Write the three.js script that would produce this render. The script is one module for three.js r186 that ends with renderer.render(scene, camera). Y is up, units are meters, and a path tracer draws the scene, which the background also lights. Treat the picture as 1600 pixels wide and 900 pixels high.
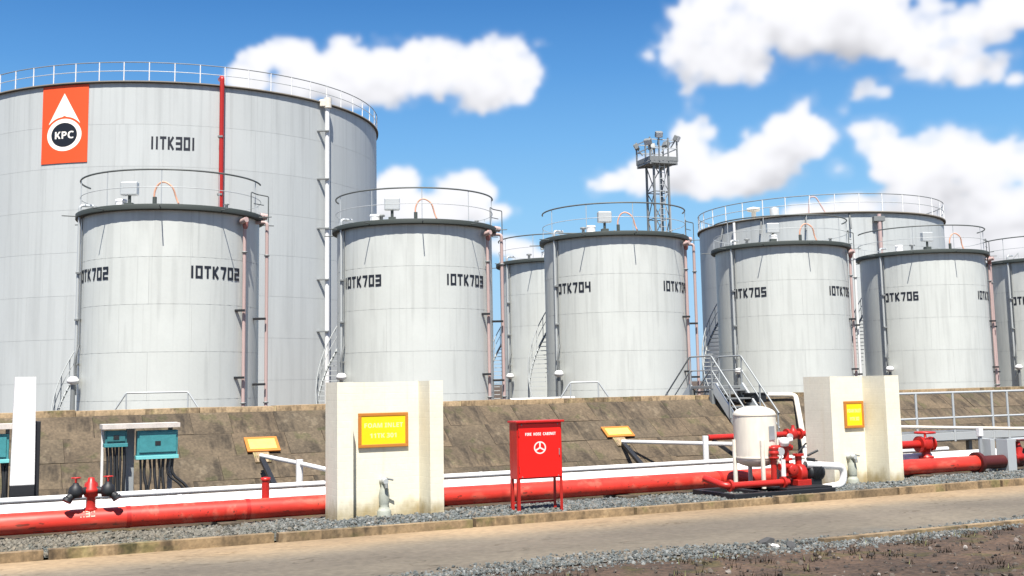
import * as THREE from 'three';
import { RoundedBoxGeometry } from 'three/addons/geometries/RoundedBoxGeometry.js';
import { mergeGeometries } from 'three/addons/utils/BufferGeometryUtils.js';

/* ---------- camera, sky, sun, exposure ---------- */
const scene = new THREE.Scene();
const EXPOSURE = 1.9, EYE = 2.0, FOCAL = 1792.9, PX = 800, PY = 380;      // lens measured on a 1600 x 900 frame
const TILT = 7.0022 * Math.PI / 180, ROLL = -1.0874 * Math.PI / 180;
const fullH = 1040, fullW = 1040 * 16 / 9;
const camera = new THREE.PerspectiveCamera(2 * Math.atan(fullH / 2 / FOCAL) * 180 / Math.PI, 16 / 9, 0.1, 6000);
const V = (x, y, z) => new THREE.Vector3(x, y, z);
const fwd = V(0, Math.sin(TILT), -Math.cos(TILT)), up0 = V(0, Math.cos(TILT), Math.sin(TILT)), right0 = V(1, 0, 0);
const camRight = right0.clone().multiplyScalar(Math.cos(ROLL)).addScaledVector(up0, Math.sin(ROLL));
const camUp = up0.clone().multiplyScalar(Math.cos(ROLL)).addScaledVector(right0, -Math.sin(ROLL));
camera.position.set(0, EYE, 0);
camera.up.copy(camUp);
camera.lookAt(camera.position.clone().add(fwd));
camera.setViewOffset(fullW, fullH, (fullW - 1600) / 2, fullH / 2 - PY, 1600, 900);

const renderer = new THREE.WebGLRenderer({ antialias: true });
renderer.toneMapping = THREE.LinearToneMapping;
renderer.toneMappingExposure = EXPOSURE;
renderer.shadowMap.enabled = true;

// seeded numbers and noise
let seed = 12345;
const rnd = () => { seed = (seed * 1664525 + 1013904223) >>> 0; return seed / 4294967296; };
const rr = (a, b) => a + (b - a) * rnd();
function hash(x, y, s) { let h = Math.imul(x, 374761393) ^ Math.imul(y, 668265263) ^ Math.imul(s, 1274126177); h = Math.imul(h ^ (h >>> 13), 1274126177); return ((h ^ (h >>> 16)) >>> 0) / 4294967296; }
function vnoise(x, y, px, py, s) {                                          // value noise, periodic over px x py cells
  const x0 = Math.floor(x), y0 = Math.floor(y), fx = x - x0, fy = y - y0, u = fx * fx * (3 - 2 * fx), v = fy * fy * (3 - 2 * fy);
  const m = (a, n) => ((a % n) + n) % n, X0 = m(x0, px), X1 = m(x0 + 1, px), Y0 = m(y0, py), Y1 = m(y0 + 1, py);
  const a = hash(X0, Y0, s), b = hash(X1, Y0, s), c = hash(X0, Y1, s), d = hash(X1, Y1, s);
  return a + (b - a) * u + (c - a) * v + (a - b - c + d) * u * v;
}
function fbm(u, v, nx, ny, oct, s) { let t = 0, w = 0, a = 1; for (let i = 0; i < oct; i++) { t += a * vnoise(u * nx, v * ny, nx, ny, s + i); w += a; a *= .55; nx *= 2; ny *= 2; } return t / w; }
const lin = (c) => { c /= 255; return c <= .04045 ? c / 12.92 : ((c + .055) / 1.055) ** 2.4; };
const clamp = (x, a = 0, b = 1) => Math.min(b, Math.max(a, x));
const smooth = (a, b, x) => { const t = clamp((x - a) / (b - a)); return t * t * (3 - 2 * t); };

// pixel of the 1600 x 900 frame -> viewing direction, and where it meets things
function dirOf(px, py) { return fwd.clone().addScaledVector(camRight, (px - PX) / FOCAL).addScaledVector(camUp, -(py - PY) / FOCAL).normalize(); }

// sky: blue gradient and cumulus, by direction
{
  const W = 2048, H = 1024, data = new Float32Array(W * H * 4), clouds = [];
  const add = (px, py, rx, ry, w = 1) => { const d = dirOf(px, py); clouds.push([Math.atan2(d.x, -d.z), Math.asin(d.y), rx / FOCAL, ry / FOCAL, w]); };
  for (const c of [
    [395, 122, 32, 22], [410, 95, 30, 22], [455, 95, 50, 30], [520, 120, 62, 34], [545, 80, 40, 22], [600, 110, 75, 46], [680, 108, 80, 44], [745, 112, 80, 50], [790, 75, 46, 32], [815, 100, 36, 36], [765, 148, 44, 26], [845, 66, 24, 12, .8], [560, 140, 70, 26], [470, 128, 60, 28], [810, 140, 24, 24],
    [1075, 70, 48, 46], [1110, 95, 66, 34], [1160, 50, 90, 60], [1160, 90, 60, 36], [1250, 35, 100, 62], [1340, 50, 90, 46], [1320, 10, 90, 40], [1400, 62, 80, 40], [1450, 92, 70, 30], [1490, 55, 66, 44], [1530, 105, 56, 26], [1570, 18, 70, 24], [1100, 20, 70, 40], [1200, 20, 100, 56], [1290, 66, 90, 30, .9], [1420, 40, 80, 40, .9], [1120, 60, 80, 46], [1590, 125, 20, 12],
    [1080, 205, 36, 34], [1080, 235, 40, 40], [1062, 250, 44, 32], [1010, 275, 50, 28], [960, 285, 26, 16], [1100, 275, 90, 28], [1180, 270, 80, 30], [1215, 235, 50, 44], [1235, 206, 52, 32], [1270, 222, 36, 24], [1160, 285, 80, 20],
    [1440, 262, 70, 44], [1475, 240, 50, 40], [1510, 248, 60, 46], [1560, 262, 70, 46], [1392, 268, 34, 22, .9], [1450, 305, 90, 36], [1540, 318, 100, 44], [1600, 330, 80, 40], [1560, 375, 90, 34], [1480, 345, 60, 24], [1500, 390, 60, 18, .8], [1320, 320, 70, 20], [1270, 330, 60, 16], [1640, 290, 60, 60], [1590, 400, 80, 30], [1700, 260, 90, 60],
    [622, 284, 34, 26], [600, 310, 50, 30], [660, 318, 70, 22], [715, 295, 48, 26], [748, 305, 26, 22], [690, 330, 90, 20], [800, 388, 42, 18], [830, 405, 40, 14], [775, 330, 20, 10],
    [1078, 155, 26, 22, .5], [1355, 135, 30, 18, .5], [1270, 172, 40, 26, .52], [1360, 208, 50, 20, .5], [1312, 265, 26, 22, .5], [1025, 80, 26, 22, .55], [940, 288, 34, 24, .6], [1370, 240, 40, 30, .62], [-150, 300, 120, 60], [-260, 120, 160, 70],
  ]) add(...c);
  for (let i = 0; i < 46; i++) {                                            // the same fair-weather cumulus all the way round, outside the frame
    let az = rr(-Math.PI, Math.PI), el = .06 + .95 * rnd() ** 1.6;
    if (Math.abs(az) < .62 && el < .42) continue;
    for (let k = 0; k < 7; k++) clouds.push([az + rr(-.13, .13) / Math.cos(el), el + rr(-.03, .05), rr(.04, .1) / Math.cos(el), rr(.025, .05)]);
  }
  const stops = [[-.3, 150, 160, 160], [-.01, 190, 215, 236], [.03, 180, 218, 248], [.09, 168, 216, 251], [.15, 147, 204, 248], [.21, 123, 185, 241], [.27, 97, 161, 226], [.33, 76, 138, 207], [.6, 52, 104, 180], [1.57, 30, 72, 150]].map(([e, r, g, b]) => [e, lin(r), lin(g), lin(b)]);
  const cell = new Map();                                                   // clouds binned by azimuth
  const field = (az, el) => {
    let s = 0;
    const k = Math.floor((az + Math.PI) / (2 * Math.PI) * 256);
    for (const c of cell.get(((k % 256) + 256) % 256) ?? []) {
      let dx = Math.abs(az - c[0]); if (dx > Math.PI) dx = 2 * Math.PI - dx;
      const q = (dx / c[2]) ** 2 + ((el - c[1]) / c[3]) ** 2;
      if (q < 3) s = Math.max(s, (1 - q * .5) * (c[4] ?? 1)) + .12 * Math.max(0, 1 - q) * s;
    }
    return s;
  };
  for (const c of clouds) for (let k = 0; k < 256; k++) { const a = (k + .5) / 256 * 2 * Math.PI - Math.PI; let dx = Math.abs(a - c[0]); if (dx > Math.PI) dx = 2 * Math.PI - dx; if (dx < c[2] * 1.8 + .03) { if (!cell.has(k)) cell.set(k, []); cell.get(k).push(c); } }
  const dens = (az, el) => {
    const f = field(az, el); if (f <= .02) return -1;
    const u = az / (2 * Math.PI) + .5, v = el / Math.PI + .5;
    const n = fbm(u, v, 90, 60, 5, 7) - .5, n2 = fbm(u, v, 250, 150, 3, 31) - .5;
    const n3 = fbm(u, v, 520, 280, 2, 77) - .5;
    return clamp(f * 1.08 + n * .95 + n2 * .8 + n3 * .6 - .485, -1, 2);
  };
  for (let j = 0; j < H; j++) {
    const el = ((j + .5) / H - .5) * Math.PI;
    let a = 0; while (a < stops.length - 2 && el > stops[a + 1][0]) a++;
    const t = clamp((el - stops[a][0]) / (stops[a + 1][0] - stops[a][0]));
    const base = [1, 2, 3].map((c) => stops[a][c] + (stops[a + 1][c] - stops[a][c]) * t);
    for (let i = 0; i < W; i++) {
      const phi = ((i + .5) / W - .5) * 2 * Math.PI;                         // atan2(z, x)
      const x = Math.cos(phi), z = Math.sin(phi), az = Math.atan2(x, -z);
      let col = base;
      if (el > -.02) {
        const d = dens(az, el);
        if (d > -.3) {
          const alpha = .58 * smooth(0, .13, d) + .28 * smooth(.06, .42, d) + .14 * smooth(-.3, .06, d);
          const above = Math.max(0, dens(az + .006, el + .02)) * .55 + Math.max(0, dens(az + .01, el + .045)) * .45;
          const sh = clamp(above * 1.0), k = 1.0 - .36 * smooth(.15, 1.15, sh) * smooth(.22, .72, fbm(az / 6.2832 + .5, el / Math.PI + .5, 120, 75, 5, 55) + .12) - .12 * (1 - smooth(.1, .8, d)) * smooth(.1, .6, sh);
          const c = [lin(254) * (k - .005), lin(254) * (k - .002), lin(255) * (k + .03)];
          col = base.map((b, q) => b + (c[q] * 1.02 - b) * alpha);
        }
      }
      const o = (j * W + i) * 4;
      data[o] = col[0] / EXPOSURE; data[o + 1] = col[1] / EXPOSURE; data[o + 2] = col[2] / EXPOSURE; data[o + 3] = 1;
    }
  }
  const sky = new THREE.DataTexture(data, W, H, THREE.RGBAFormat, THREE.FloatType);
  sky.mapping = THREE.EquirectangularReflectionMapping; sky.colorSpace = THREE.LinearSRGBColorSpace;
  sky.magFilter = sky.minFilter = THREE.LinearFilter; sky.wrapS = THREE.RepeatWrapping; sky.needsUpdate = true;
  scene.background = sky; scene.environment = sky;
}
const SUN_AZ = 3 * Math.PI / 180, SUN_EL = 62 * Math.PI / 180;
const sun = new THREE.DirectionalLight(new THREE.Color(1, .96, .89), 5);
sun.position.set(Math.sin(SUN_AZ) * Math.cos(SUN_EL) * 150, Math.sin(SUN_EL) * 150, Math.cos(SUN_AZ) * Math.cos(SUN_EL) * 150 - 45);
sun.target.position.set(0, 0, -45); scene.add(sun, sun.target);
sun.castShadow = true; sun.shadow.mapSize.set(4096, 4096);
Object.assign(sun.shadow.camera, { left: -80, right: 80, top: 80, bottom: -80, near: 10, far: 320 });

/* ---------- helpers ---------- */
const used = new Map();
function numbered(n) { const k = used.get(n) ?? 0; used.set(n, k + 1); return k ? `${n}_${String(k).padStart(3, '0')}` : n; }
function tag(o, label, category, group, kind) { if (label) o.userData.label = label; if (category) o.userData.category = category; if (group) o.userData.group = group; if (kind) o.userData.kind = kind; return o; }
function thing(name, label, category, p = [0, 0, 0], turn = 0, group) {
  const o = new THREE.Group(); o.name = numbered(name); o.position.set(...(p.isVector3 ? p.toArray() : p)); o.rotation.y = turn; scene.add(o);
  return tag(o, label, category, group);
}
function part(name, geo, mat, parent) { const m = new THREE.Mesh(Array.isArray(geo) ? merge(geo) : geo, mat); m.name = name; m.castShadow = m.receiveShadow = true; parent.add(m); return m; }
function setting(name, geo, mat) { const m = part(name, geo, mat, scene); m.userData.kind = 'structure'; return m; }
function merge(list) {
  const gs = list.map((g) => { const q = g.index ? g.toNonIndexed() : g; for (const k of Object.keys(q.attributes)) if (!['position', 'normal', 'uv'].includes(k)) q.deleteAttribute(k); return q; });
  return gs.length === 1 ? gs[0] : mergeGeometries(gs);
}
const M4 = new THREE.Matrix4();
function box(w, h, d, x = 0, y = 0, z = 0, r = .008) { const g = r > 0 ? new RoundedBoxGeometry(w, h, d, 1, Math.min(r, w / 3, h / 3, d / 3)) : new THREE.BoxGeometry(w, h, d); g.translate(x, y, z); return g; }
function uvBox(w, h, d, x = 0, y = 0, z = 0, v0) {                              // a box with uv in metres
  const g = new THREE.BoxGeometry(w, h, d), p = g.attributes.position, n = g.attributes.normal, uv = g.attributes.uv, o = [rnd() * 9, v0 ?? rnd() * 9];
  for (let i = 0; i < p.count; i++) { const a = Math.abs(n.getX(i)) > .5, b = Math.abs(n.getY(i)) > .5; uv.setXY(i, (a ? p.getZ(i) : p.getX(i)) + o[0], (b ? p.getZ(i) : p.getY(i)) + o[1]); }
  g.translate(x, y, z); return g;
}
function rod(a, b, r, seg = 10, r2 = r) {
  const A = V(...a), B = V(...b), d = B.clone().sub(A), g = new THREE.CylinderGeometry(r2, r, d.length(), seg);
  g.applyQuaternion(new THREE.Quaternion().setFromUnitVectors(V(0, 1, 0), d.clone().normalize())); g.translate((A.x + B.x) / 2, (A.y + B.y) / 2, (A.z + B.z) / 2); return g;
}
function bar(a, b, w, h) {                                                  // square bar between two points
  const A = V(...a), B = V(...b), d = B.clone().sub(A), g = new THREE.BoxGeometry(w, h, d.length());
  const m = new THREE.Matrix4().lookAt(B, A, Math.abs(d.y) > .99 * d.length() ? V(1, 0, 0) : V(0, 1, 0)); g.applyMatrix4(m); g.translate((A.x + B.x) / 2, (A.y + B.y) / 2, (A.z + B.z) / 2); return g;
}
function pipe(pts, r, seg = 10, bend = .12) {                               // pipe with rounded corners
  const P = pts.map((p) => V(...p)), path = new THREE.CurvePath();
  let last = P[0];
  for (let i = 1; i < P.length; i++) {
    if (i === P.length - 1) { path.add(new THREE.LineCurve3(last, P[i])); break; }
    const a = P[i].clone().sub(P[i - 1]), b = P[i + 1].clone().sub(P[i]), k = Math.min(bend, a.length() * .45, b.length() * .45);
    const s = P[i].clone().addScaledVector(a.normalize(), -k), e = P[i].clone().addScaledVector(b.normalize(), k);
    path.add(new THREE.LineCurve3(last, s)); path.add(new THREE.QuadraticBezierCurve3(s, P[i].clone(), e)); last = e;
  }
  const out = [];
  for (const c of path.curves) { const n = c.isLineCurve3 ? 1 : 5; for (let i = out.length ? 1 : 0; i <= n; i++) out.push(c.getPoint(i / n)); }
  const poly = new THREE.CurvePath(); for (let i = 1; i < out.length; i++) poly.add(new THREE.LineCurve3(out[i - 1], out[i]));
  const lens = out.slice(1).map((p, i) => p.distanceTo(out[i]));
  return new THREE.TubeGeometry({ getPointAt: (t) => pos(t), getPoint: (t) => pos(t), getTangentAt: (t) => tan(t), computeFrenetFrames: frames, getTangent: (t) => tan(t) }, out.length - 1, r, seg, false);
  function pos(t) { return out[Math.round(t * (out.length - 1))].clone(); }
  function tan(t) { const i = Math.round(t * (out.length - 1)); return out[Math.min(i + 1, out.length - 1)].clone().sub(out[Math.max(i - 1, 0)]).normalize(); }
  function frames(n, closed) { return THREE.Curve.prototype.computeFrenetFrames.call({ getTangentAt: tan }, n, closed); }
}
function lathe(pts, seg = 24) { return new THREE.LatheGeometry(pts.map(([r, y]) => new THREE.Vector2(r, y)), seg); }
function ring(R, r, y, seg = 72, tseg = 6, arc = Math.PI * 2) { const g = new THREE.TorusGeometry(R, r, tseg, seg, arc); g.rotateX(Math.PI / 2); g.translate(0, y, 0); return g; }
const pol = (R, deg, y) => { const a = deg * Math.PI / 180; return [R * Math.sin(a), y, R * Math.cos(a)]; };   // az from +z towards +x

// the frame of the foreground: s runs along the pipes and the kerb, t towards the road
const PHI = 25.5 * Math.PI / 180, O = V(0, 0, -19.5), U = V(Math.cos(PHI), 0, -Math.sin(PHI)), N = V(Math.sin(PHI), 0, Math.cos(PHI));
const L = (s, t, y = 0) => O.clone().addScaledVector(U, s).addScaledVector(N, t).add(V(0, y, 0));
function hit(px, py, t) {                                                   // pixel ray against the upright plane at t -> [s, y]
  const d = dirOf(px, py), P0 = O.clone().addScaledVector(N, t), k = P0.clone().sub(camera.position).dot(N) / d.dot(N);
  const p = camera.position.clone().addScaledVector(d, k); return [p.clone().sub(O).dot(U), p.y];
}
function hitCyl(px, py, cx, cz, R) {                                        // pixel ray against a standing cylinder -> [az in degrees, y]
  const d = dirOf(px, py), o = camera.position, ox = o.x - cx, oz = o.z - cz, a = d.x * d.x + d.z * d.z, b = ox * d.x + oz * d.z, c = ox * ox + oz * oz - R * R, q = b * b - a * c;
  const k = (-b - Math.sqrt(Math.max(0, q))) / a, p = o.clone().addScaledVector(d, k); return [Math.atan2(p.x - cx, p.z - cz) * 180 / Math.PI, p.y];
}

/* ---------- materials ---------- */
function dataTex(w, h, fn, srgb = true) {
  const d = new Uint8Array(w * h * 4);
  for (let j = 0; j < h; j++) for (let i = 0; i < w; i++) { const c = fn((i + .5) / w, (j + .5) / h, i, j), o = (j * w + i) * 4; d[o] = clamp(c[0], 0, 255); d[o + 1] = clamp(c[1], 0, 255); d[o + 2] = clamp(c[2], 0, 255); d[o + 3] = 255; }
  const t = new THREE.DataTexture(d, w, h, THREE.RGBAFormat); t.colorSpace = srgb ? THREE.SRGBColorSpace : THREE.NoColorSpace;
  t.wrapS = t.wrapT = THREE.RepeatWrapping; t.magFilter = THREE.LinearFilter; t.minFilter = THREE.LinearMipmapLinearFilter; t.generateMipmaps = true; t.needsUpdate = true; return t;
}
const std = (c, rough = .7, metal = 0, extra = {}) => new THREE.MeshStandardMaterial({ color: c, roughness: rough, metalness: metal, ...extra });
// tank paint: pale grey with weathered vertical runs; u repeats over 6 m, v over the shell height
const paintTex = (s, strength) => dataTex(512, 512, (u, v) => {
  const run = fbm(u, v, 90, 2, 3, s), run2 = fbm(u, v, 26, 3, 3, s + 11), blotch = fbm(u, v, 6, 6, 4, s + 23), fine = fbm(u, v, 120, 120, 2, s + 37);
  const top = smooth(.35, 1, v), k = 1 - strength * (.20 * smooth(.55, .85, run) * (.35 + .65 * top) + .14 * smooth(.5, .8, run2) + .16 * (blotch - .4) + .05 * (fine - .5));
  const rust = smooth(.72, .9, run) * smooth(.5, .75, blotch) * strength * .05;
  return [250 * k, (250 - 16 * rust) * k, (245 - 40 * rust) * k];
});
const tankMap = paintTex(3, .34), bigMap = paintTex(71, .24);
const tankPaint = [.59, .583, .597].map((k) => std(new THREE.Color(k * .97, k, k * .99), .48, 0, { map: tankMap }));
const bigPaint = [.515, .508, .521].map((k) => std(new THREE.Color(k * .97, k * 1.01, k * 1.04), .5, 0, { map: bigMap }));
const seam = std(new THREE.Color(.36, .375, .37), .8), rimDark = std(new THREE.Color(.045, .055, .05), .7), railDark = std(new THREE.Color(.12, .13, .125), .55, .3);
const galvMid = std(new THREE.Color(.3, .315, .315), .5, .25), galv = std(new THREE.Color(.46, .48, .48), .5, .25), galvDark = std(new THREE.Color(.2, .21, .21), .6, .2), black = std(new THREE.Color(.012, .013, .015), .55), ink = std(new THREE.Color(.01, .013, .022), .6);
const wornTex = dataTex(256, 256, (u, v) => { const n = fbm(u, v, 8, 8, 5, 91), q = fbm(u, v, 60, 60, 2, 95), k = 236 + 36 * (n - .5) + 20 * (q - .5); return [k, k, k]; });
const pinkDark = std(new THREE.Color(.42, .17, .15), .6, 0, { map: wornTex }), pinkPipe = std(new THREE.Color(.52, .38, .355), .6, 0, { map: wornTex }), redPaint = std(new THREE.Color(.48, .022, .014), .38, 0, { map: wornTex }), redPipe = std('#ffffff', .45, 0, { map: dataTex(512, 1024, (u, v) => {          // weathered red: dusty patches, scuffs and a few chips
  const n = fbm(u, v, 4, 10, 5, 401), dust = smooth(.52, .75, fbm(u, v, 6, 14, 5, 403)) * .5, chip = smooth(.74, .78, fbm(u, v, 24, 60, 3, 405)), run = smooth(.6, .85, fbm(u, v, 3, 70, 3, 407)) * .35, k = 1 + .28 * (n - .5) - .2 * run;
  return [(198 + 10 * dust) * k - 70 * chip, (52 + 62 * dust) * k - 10 * chip, (38 + 56 * dust) * k - 8 * chip];
}) }), cabinetRed = std(new THREE.Color(.56, .012, .007), .4, 0, { map: wornTex });
const whitePaint = std(new THREE.Color(.86, .85, .83), .45, 0, { map: wornTex }), cream = std(new THREE.Color(.82, .755, .64), .5, 0, { map: wornTex }), orangePipe = std(new THREE.Color(.62, .33, .22), .5), roofGrey = std(new THREE.Color(.5, .5, .48), .7);
const rendTex = dataTex(512, 512, (u, v) => { const n = fbm(u, v, 5, 5, 5, 141), q = fbm(u, v, 70, 70, 3, 143), st = smooth(.62, .85, fbm(u, v, 30, 2, 3, 145)), k = 243 + 22 * (n - .5) + 12 * (q - .5) - 7 * st, dirt = smooth(.13, .0, v + .14 * (fbm(u, v, 16, 8, 4, 149) - .5)); return [k - 62 * dirt, k - 2 - 3 * st - 72 * dirt, k - 9 - 8 * st - 92 * dirt]; }); rendTex.repeat.set(1 / 2.5, 1 / 2.5);
const rendBump = dataTex(512, 512, (u, v) => { const c = (v * 10) % 1, j = Math.min(c, 1 - c) < .035 ? 70 : 0, k = 170 - j + 70 * (fbm(u, v, 60, 60, 3, 147) - .5); return [k, k, k]; }, false);
const render1 = std(new THREE.Color(.82, .785, .675), .85, 0, { map: rendTex, bumpMap: rendBump, bumpScale: .003 });
const teal = std(new THREE.Color(.055, .27, .29), .45, 0, { map: wornTex }), tealDark = std(new THREE.Color(.03, .15, .16), .5), steelPost = std(new THREE.Color(.28, .3, .31), .6), canopy = std(new THREE.Color(.62, .57, .52), .8, 0, { map: wornTex });
const yellow = std(new THREE.Color(.86, .66, .03), .5), yellowPale = std(new THREE.Color(.93, .78, .14), .5, 0, { map: wornTex }), orangeEdge = std(new THREE.Color(.46, .17, .025), .55);
const slabTex = dataTex(1024, 1024, (u, v) => {
  const n = fbm(u, v, 5, 5, 6, 201), q = fbm(u, v, 90, 90, 3, 205), st = smooth(.52, .8, fbm(u, v, 22, 6, 4, 207)), lich = smooth(.66, .8, fbm(u, v, 14, 14, 5, 209)), moss = smooth(.6, .78, fbm(u, v, 9, 9, 4, 211));
  const k = 1 + .55 * (n - .5) + .35 * (q - .5) - .28 * st; return [200 * k + 34 * lich - 18 * moss, 182 * k + 34 * lich - 6 * moss, 155 * k + 32 * lich - 20 * moss];
});
slabTex.repeat.set(1 / 3.1, 1 / 3.1);
const slabBump = dataTex(512, 512, (u, v) => { const k = 128 + 110 * (fbm(u, v, 12, 12, 6, 221) - .5); return [k, k, k]; }, false);
const slabMats = [[.165, .152, .137], [.149, .139, .126], [.158, .147, .132], [.182, .165, .144], [.151, .143, .131], [.162, .147, .130]].map((c) => std(new THREE.Color(...c), .95, 0, { map: slabTex, bumpMap: slabBump, bumpScale: .02 }));
const copingMat = [[.56, .49, .40], [.48, .42, .34], [.62, .55, .46]].map((c) => std(new THREE.Color(...c), .95, 0, { map: slabTex }));
const mortar = std(new THREE.Color(.09, .083, .072), 1);

/* ---------- ground, road, kerb ---------- */
// a sheet in the (s, t) frame with uv in metres
function sheet(s0, s1, t0, t1, y, ns = 1, nt = 1, lift) {
  const g = new THREE.PlaneGeometry(1, 1, ns, nt), p = g.attributes.position, uv = g.attributes.uv;
  for (let i = 0; i < p.count; i++) { const s = s0 + (p.getX(i) + .5) * (s1 - s0), t = t0 + (.5 - p.getY(i)) * (t1 - t0), w = L(s, t, y + (lift ? lift(s, t) : 0)); p.setXYZ(i, w.x, w.y, w.z); uv.setXY(i, s, t); }
  g.computeVertexNormals(); return g;
}
const soilTex = dataTex(1024, 1024, (u, v) => {
  const n = fbm(u, v, 6, 6, 6, 301), q = fbm(u, v, 110, 110, 3, 303), g = smooth(.56, .75, fbm(u, v, 9, 9, 5, 305)), k = 1 + .7 * (n - .5) + .7 * (q - .5);
  return [150 * k - 14 * g, 128 * k + 2 * g, 108 * k - 26 * g];
}); soilTex.repeat.set(1 / 4, 1 / 4);
const soilBump = dataTex(512, 512, (u, v) => { const k = 128 + 190 * (fbm(u, v, 20, 20, 6, 311) - .5); return [k, k, k]; }, false); soilBump.repeat.set(1 / 2, 1 / 2);
const soil = std(new THREE.Color(.20, .175, .155), 1, 0, { map: soilTex, bumpMap: soilBump, bumpScale: .05 });
{
  const g = new THREE.PlaneGeometry(5000, 5000); g.rotateX(-Math.PI / 2); g.translate(0, -.03, -1500); const uv = g.attributes.uv; for (let i = 0; i < uv.count; i++) uv.setXY(i, uv.getX(i) * 5000, uv.getY(i) * 5000);
  setting('ground', g, soil);
}
const bumpy = (s, t) => .10 * (fbm(s / 14 + 5, t / 14 + 5, 14, 14, 5, 321) - .5) * smooth(6.2, 7.6, t) + .05 * smooth(6.6, 9, t);
setting('dirt_verge', sheet(-26, 30, 5.6, 20, -.012, 280, 90, bumpy), soil);
const gravTex = dataTex(1024, 1024, (u, v) => {
  const n = fbm(u, v, 4, 4, 5, 331), q = vnoise(u * 170, v * 170, 170, 170, 333), q2 = vnoise(u * 90, v * 90, 90, 90, 335), k = 1 + .5 * (n - .5) + .5 * (q - .5) + .4 * (q2 - .5), w = smooth(.5, .75, fbm(u, v, 5, 5, 4, 337));
  return [150 * k + 16 * w, 154 * k + 6 * w, 148 * k - 10 * w];
}); gravTex.repeat.set(1 / 4, 1 / 4);
const gravBed = std(new THREE.Color(.23, .245, .24), 1, 0, { map: gravTex, bumpMap: soilBump, bumpScale: .04 });
const mound = (s, t) => .05 * Math.sin(Math.PI * clamp((t - .55) / 1.65)) + .05 * (fbm(s / 8 + 9, t / 8 + 9, 20, 20, 4, 341) - .5) - .05 * smooth(.2, -.3, t);
setting('gravel_bed', sheet(-26, 48, -3.3, 2.26, .012, 340, 34, mound), gravBed);
const roadTex = dataTex(1024, 1024, (u, v) => {                            // u along 12 m, v across the 3.74 m of the road, v = 0 at the kerb
  const n = fbm(u, v, 6, 3, 6, 351), q = fbm(u, v, 200, 80, 2, 353), tan = smooth(.42, .05, v + .16 * (fbm(u, v, 9, 3, 4, 355) - .5)), wheel = .5 + .5 * Math.cos((v - .52) * 13);
  const k = 1 + .30 * (n - .5) + .20 * (q - .5), edge = smooth(.84, 1, v + .25 * (fbm(u, v, 14, 4, 4, 357) - .5)), crack = Math.abs(fbm(u, v, 5, 4, 5, 359) - .5) < .0045 ? -26 : 0;
  return [(150 + 58 * tan - 8 * wheel - 8 * edge) * k + crack, (140 + 41 * tan - 8 * wheel + 2 * edge) * k + crack, (123 + 20 * tan - 6 * wheel + 10 * edge) * k + crack];
}); roadTex.repeat.set(1 / 12, 1 / 3.74);
const roadMat = std(new THREE.Color(.465, .455, .44), .95, 0, { map: roadTex, bumpMap: soilBump, bumpScale: .008 });
{ const g = sheet(-30, 60, 2.34, 6.08, .0, 90, 4); const uv = g.attributes.uv; for (let i = 0; i < uv.count; i++) uv.setY(i, uv.getY(i) - 2.34); setting('road', g, roadMat); }
// kerbs: stones with open joints
const kerbMats = [[.40, .345, .265], [.36, .315, .25], [.44, .38, .295]].map((c) => std(new THREE.Color(...c), .95, 0, { map: slabTex }));
{
  const kerb = new THREE.Group(); kerb.name = 'kerb'; kerb.userData.kind = 'structure'; scene.add(kerb);
  const joints = [73, 430, 738, 990, 1212, 1402, 1565].map((p) => hit(p, 820, 2.3)[0]); const step = 2.75;
  const all = [joints[0] - 2 * step, joints[0] - step, ...joints]; for (let k = 1; k < 9; k++) all.push(joints[6] + step * k);
  all.forEach((s, i) => {
    if (!i) return; const a = all[i - 1] + .03, b = s - .03, g = uvBox(b - a, .20, .15); const m = part('kerb_stone', g, kerbMats[i % 3], kerb);
    const c = L((a + b) / 2, 2.30 + rr(-.015, .015), .015 + rr(-.01, .01)); m.position.copy(c); m.rotation.y = PHI + rr(-.004, .004); m.rotation.z = rr(-.003, .003);
  });
  const far = new THREE.Group(); far.name = 'road_edging'; far.userData.kind = 'structure'; scene.add(far);
  for (let k = 0; k < 14; k++) { const a = 1.2 + k * 2.4, m = part('edging_strip', uvBox(2.36, .08, .12), kerbMats[(k + 1) % 3], far); m.position.copy(L(a + 1.2, 6.13, .0 + rr(-.008, .006))); m.rotation.y = PHI; }
}
// loose stone: many small irregular pieces
function stones(name, n, place, sizes, tones, label, category) {
  const base = new THREE.IcosahedronGeometry(1, 0), p = base.attributes.position; for (let i = 0; i < p.count; i++) { const h = .75 + .5 * hash(Math.round(p.getX(i) * 50), Math.round(p.getY(i) * 50 + p.getZ(i) * 130), 5); p.setXYZ(i, p.getX(i) * h, p.getY(i) * h * .75, p.getZ(i) * h); } base.computeVertexNormals();
  const m = new THREE.InstancedMesh(base, std('#ffffff', .95), n); m.name = numbered(name); m.castShadow = m.receiveShadow = true;
  const q = new THREE.Quaternion(), e = new THREE.Euler(), c = new THREE.Color();
  for (let i = 0; i < n; i++) {
    const [s, t, y] = place(), k = sizes[0] + (sizes[1] - sizes[0]) * rnd() ** 2.2; e.set(rr(0, 6), rr(0, 6), rr(0, 6)); q.setFromEuler(e);
    M4.compose(L(s, t, y + k * .25), q, V(k * rr(.8, 1.3), k * rr(.6, 1), k)); m.setMatrixAt(i, M4);
    const a0 = tones[Math.floor(rnd() * tones.length)], br = label.includes('strip') ? .7 * smooth(-3, -6.5, s) : 0, f = rr(.7, 1.25), a = [a0[0] + (.165 - a0[0]) * br, a0[1] + (.14 - a0[1]) * br, a0[2] + (.10 - a0[2]) * br]; m.setColorAt(i, c.setRGB(a[0] * f, a[1] * f, a[2] * f));
  }
  scene.add(m); return tag(m, label, category, null, 'stuff');
}
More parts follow.
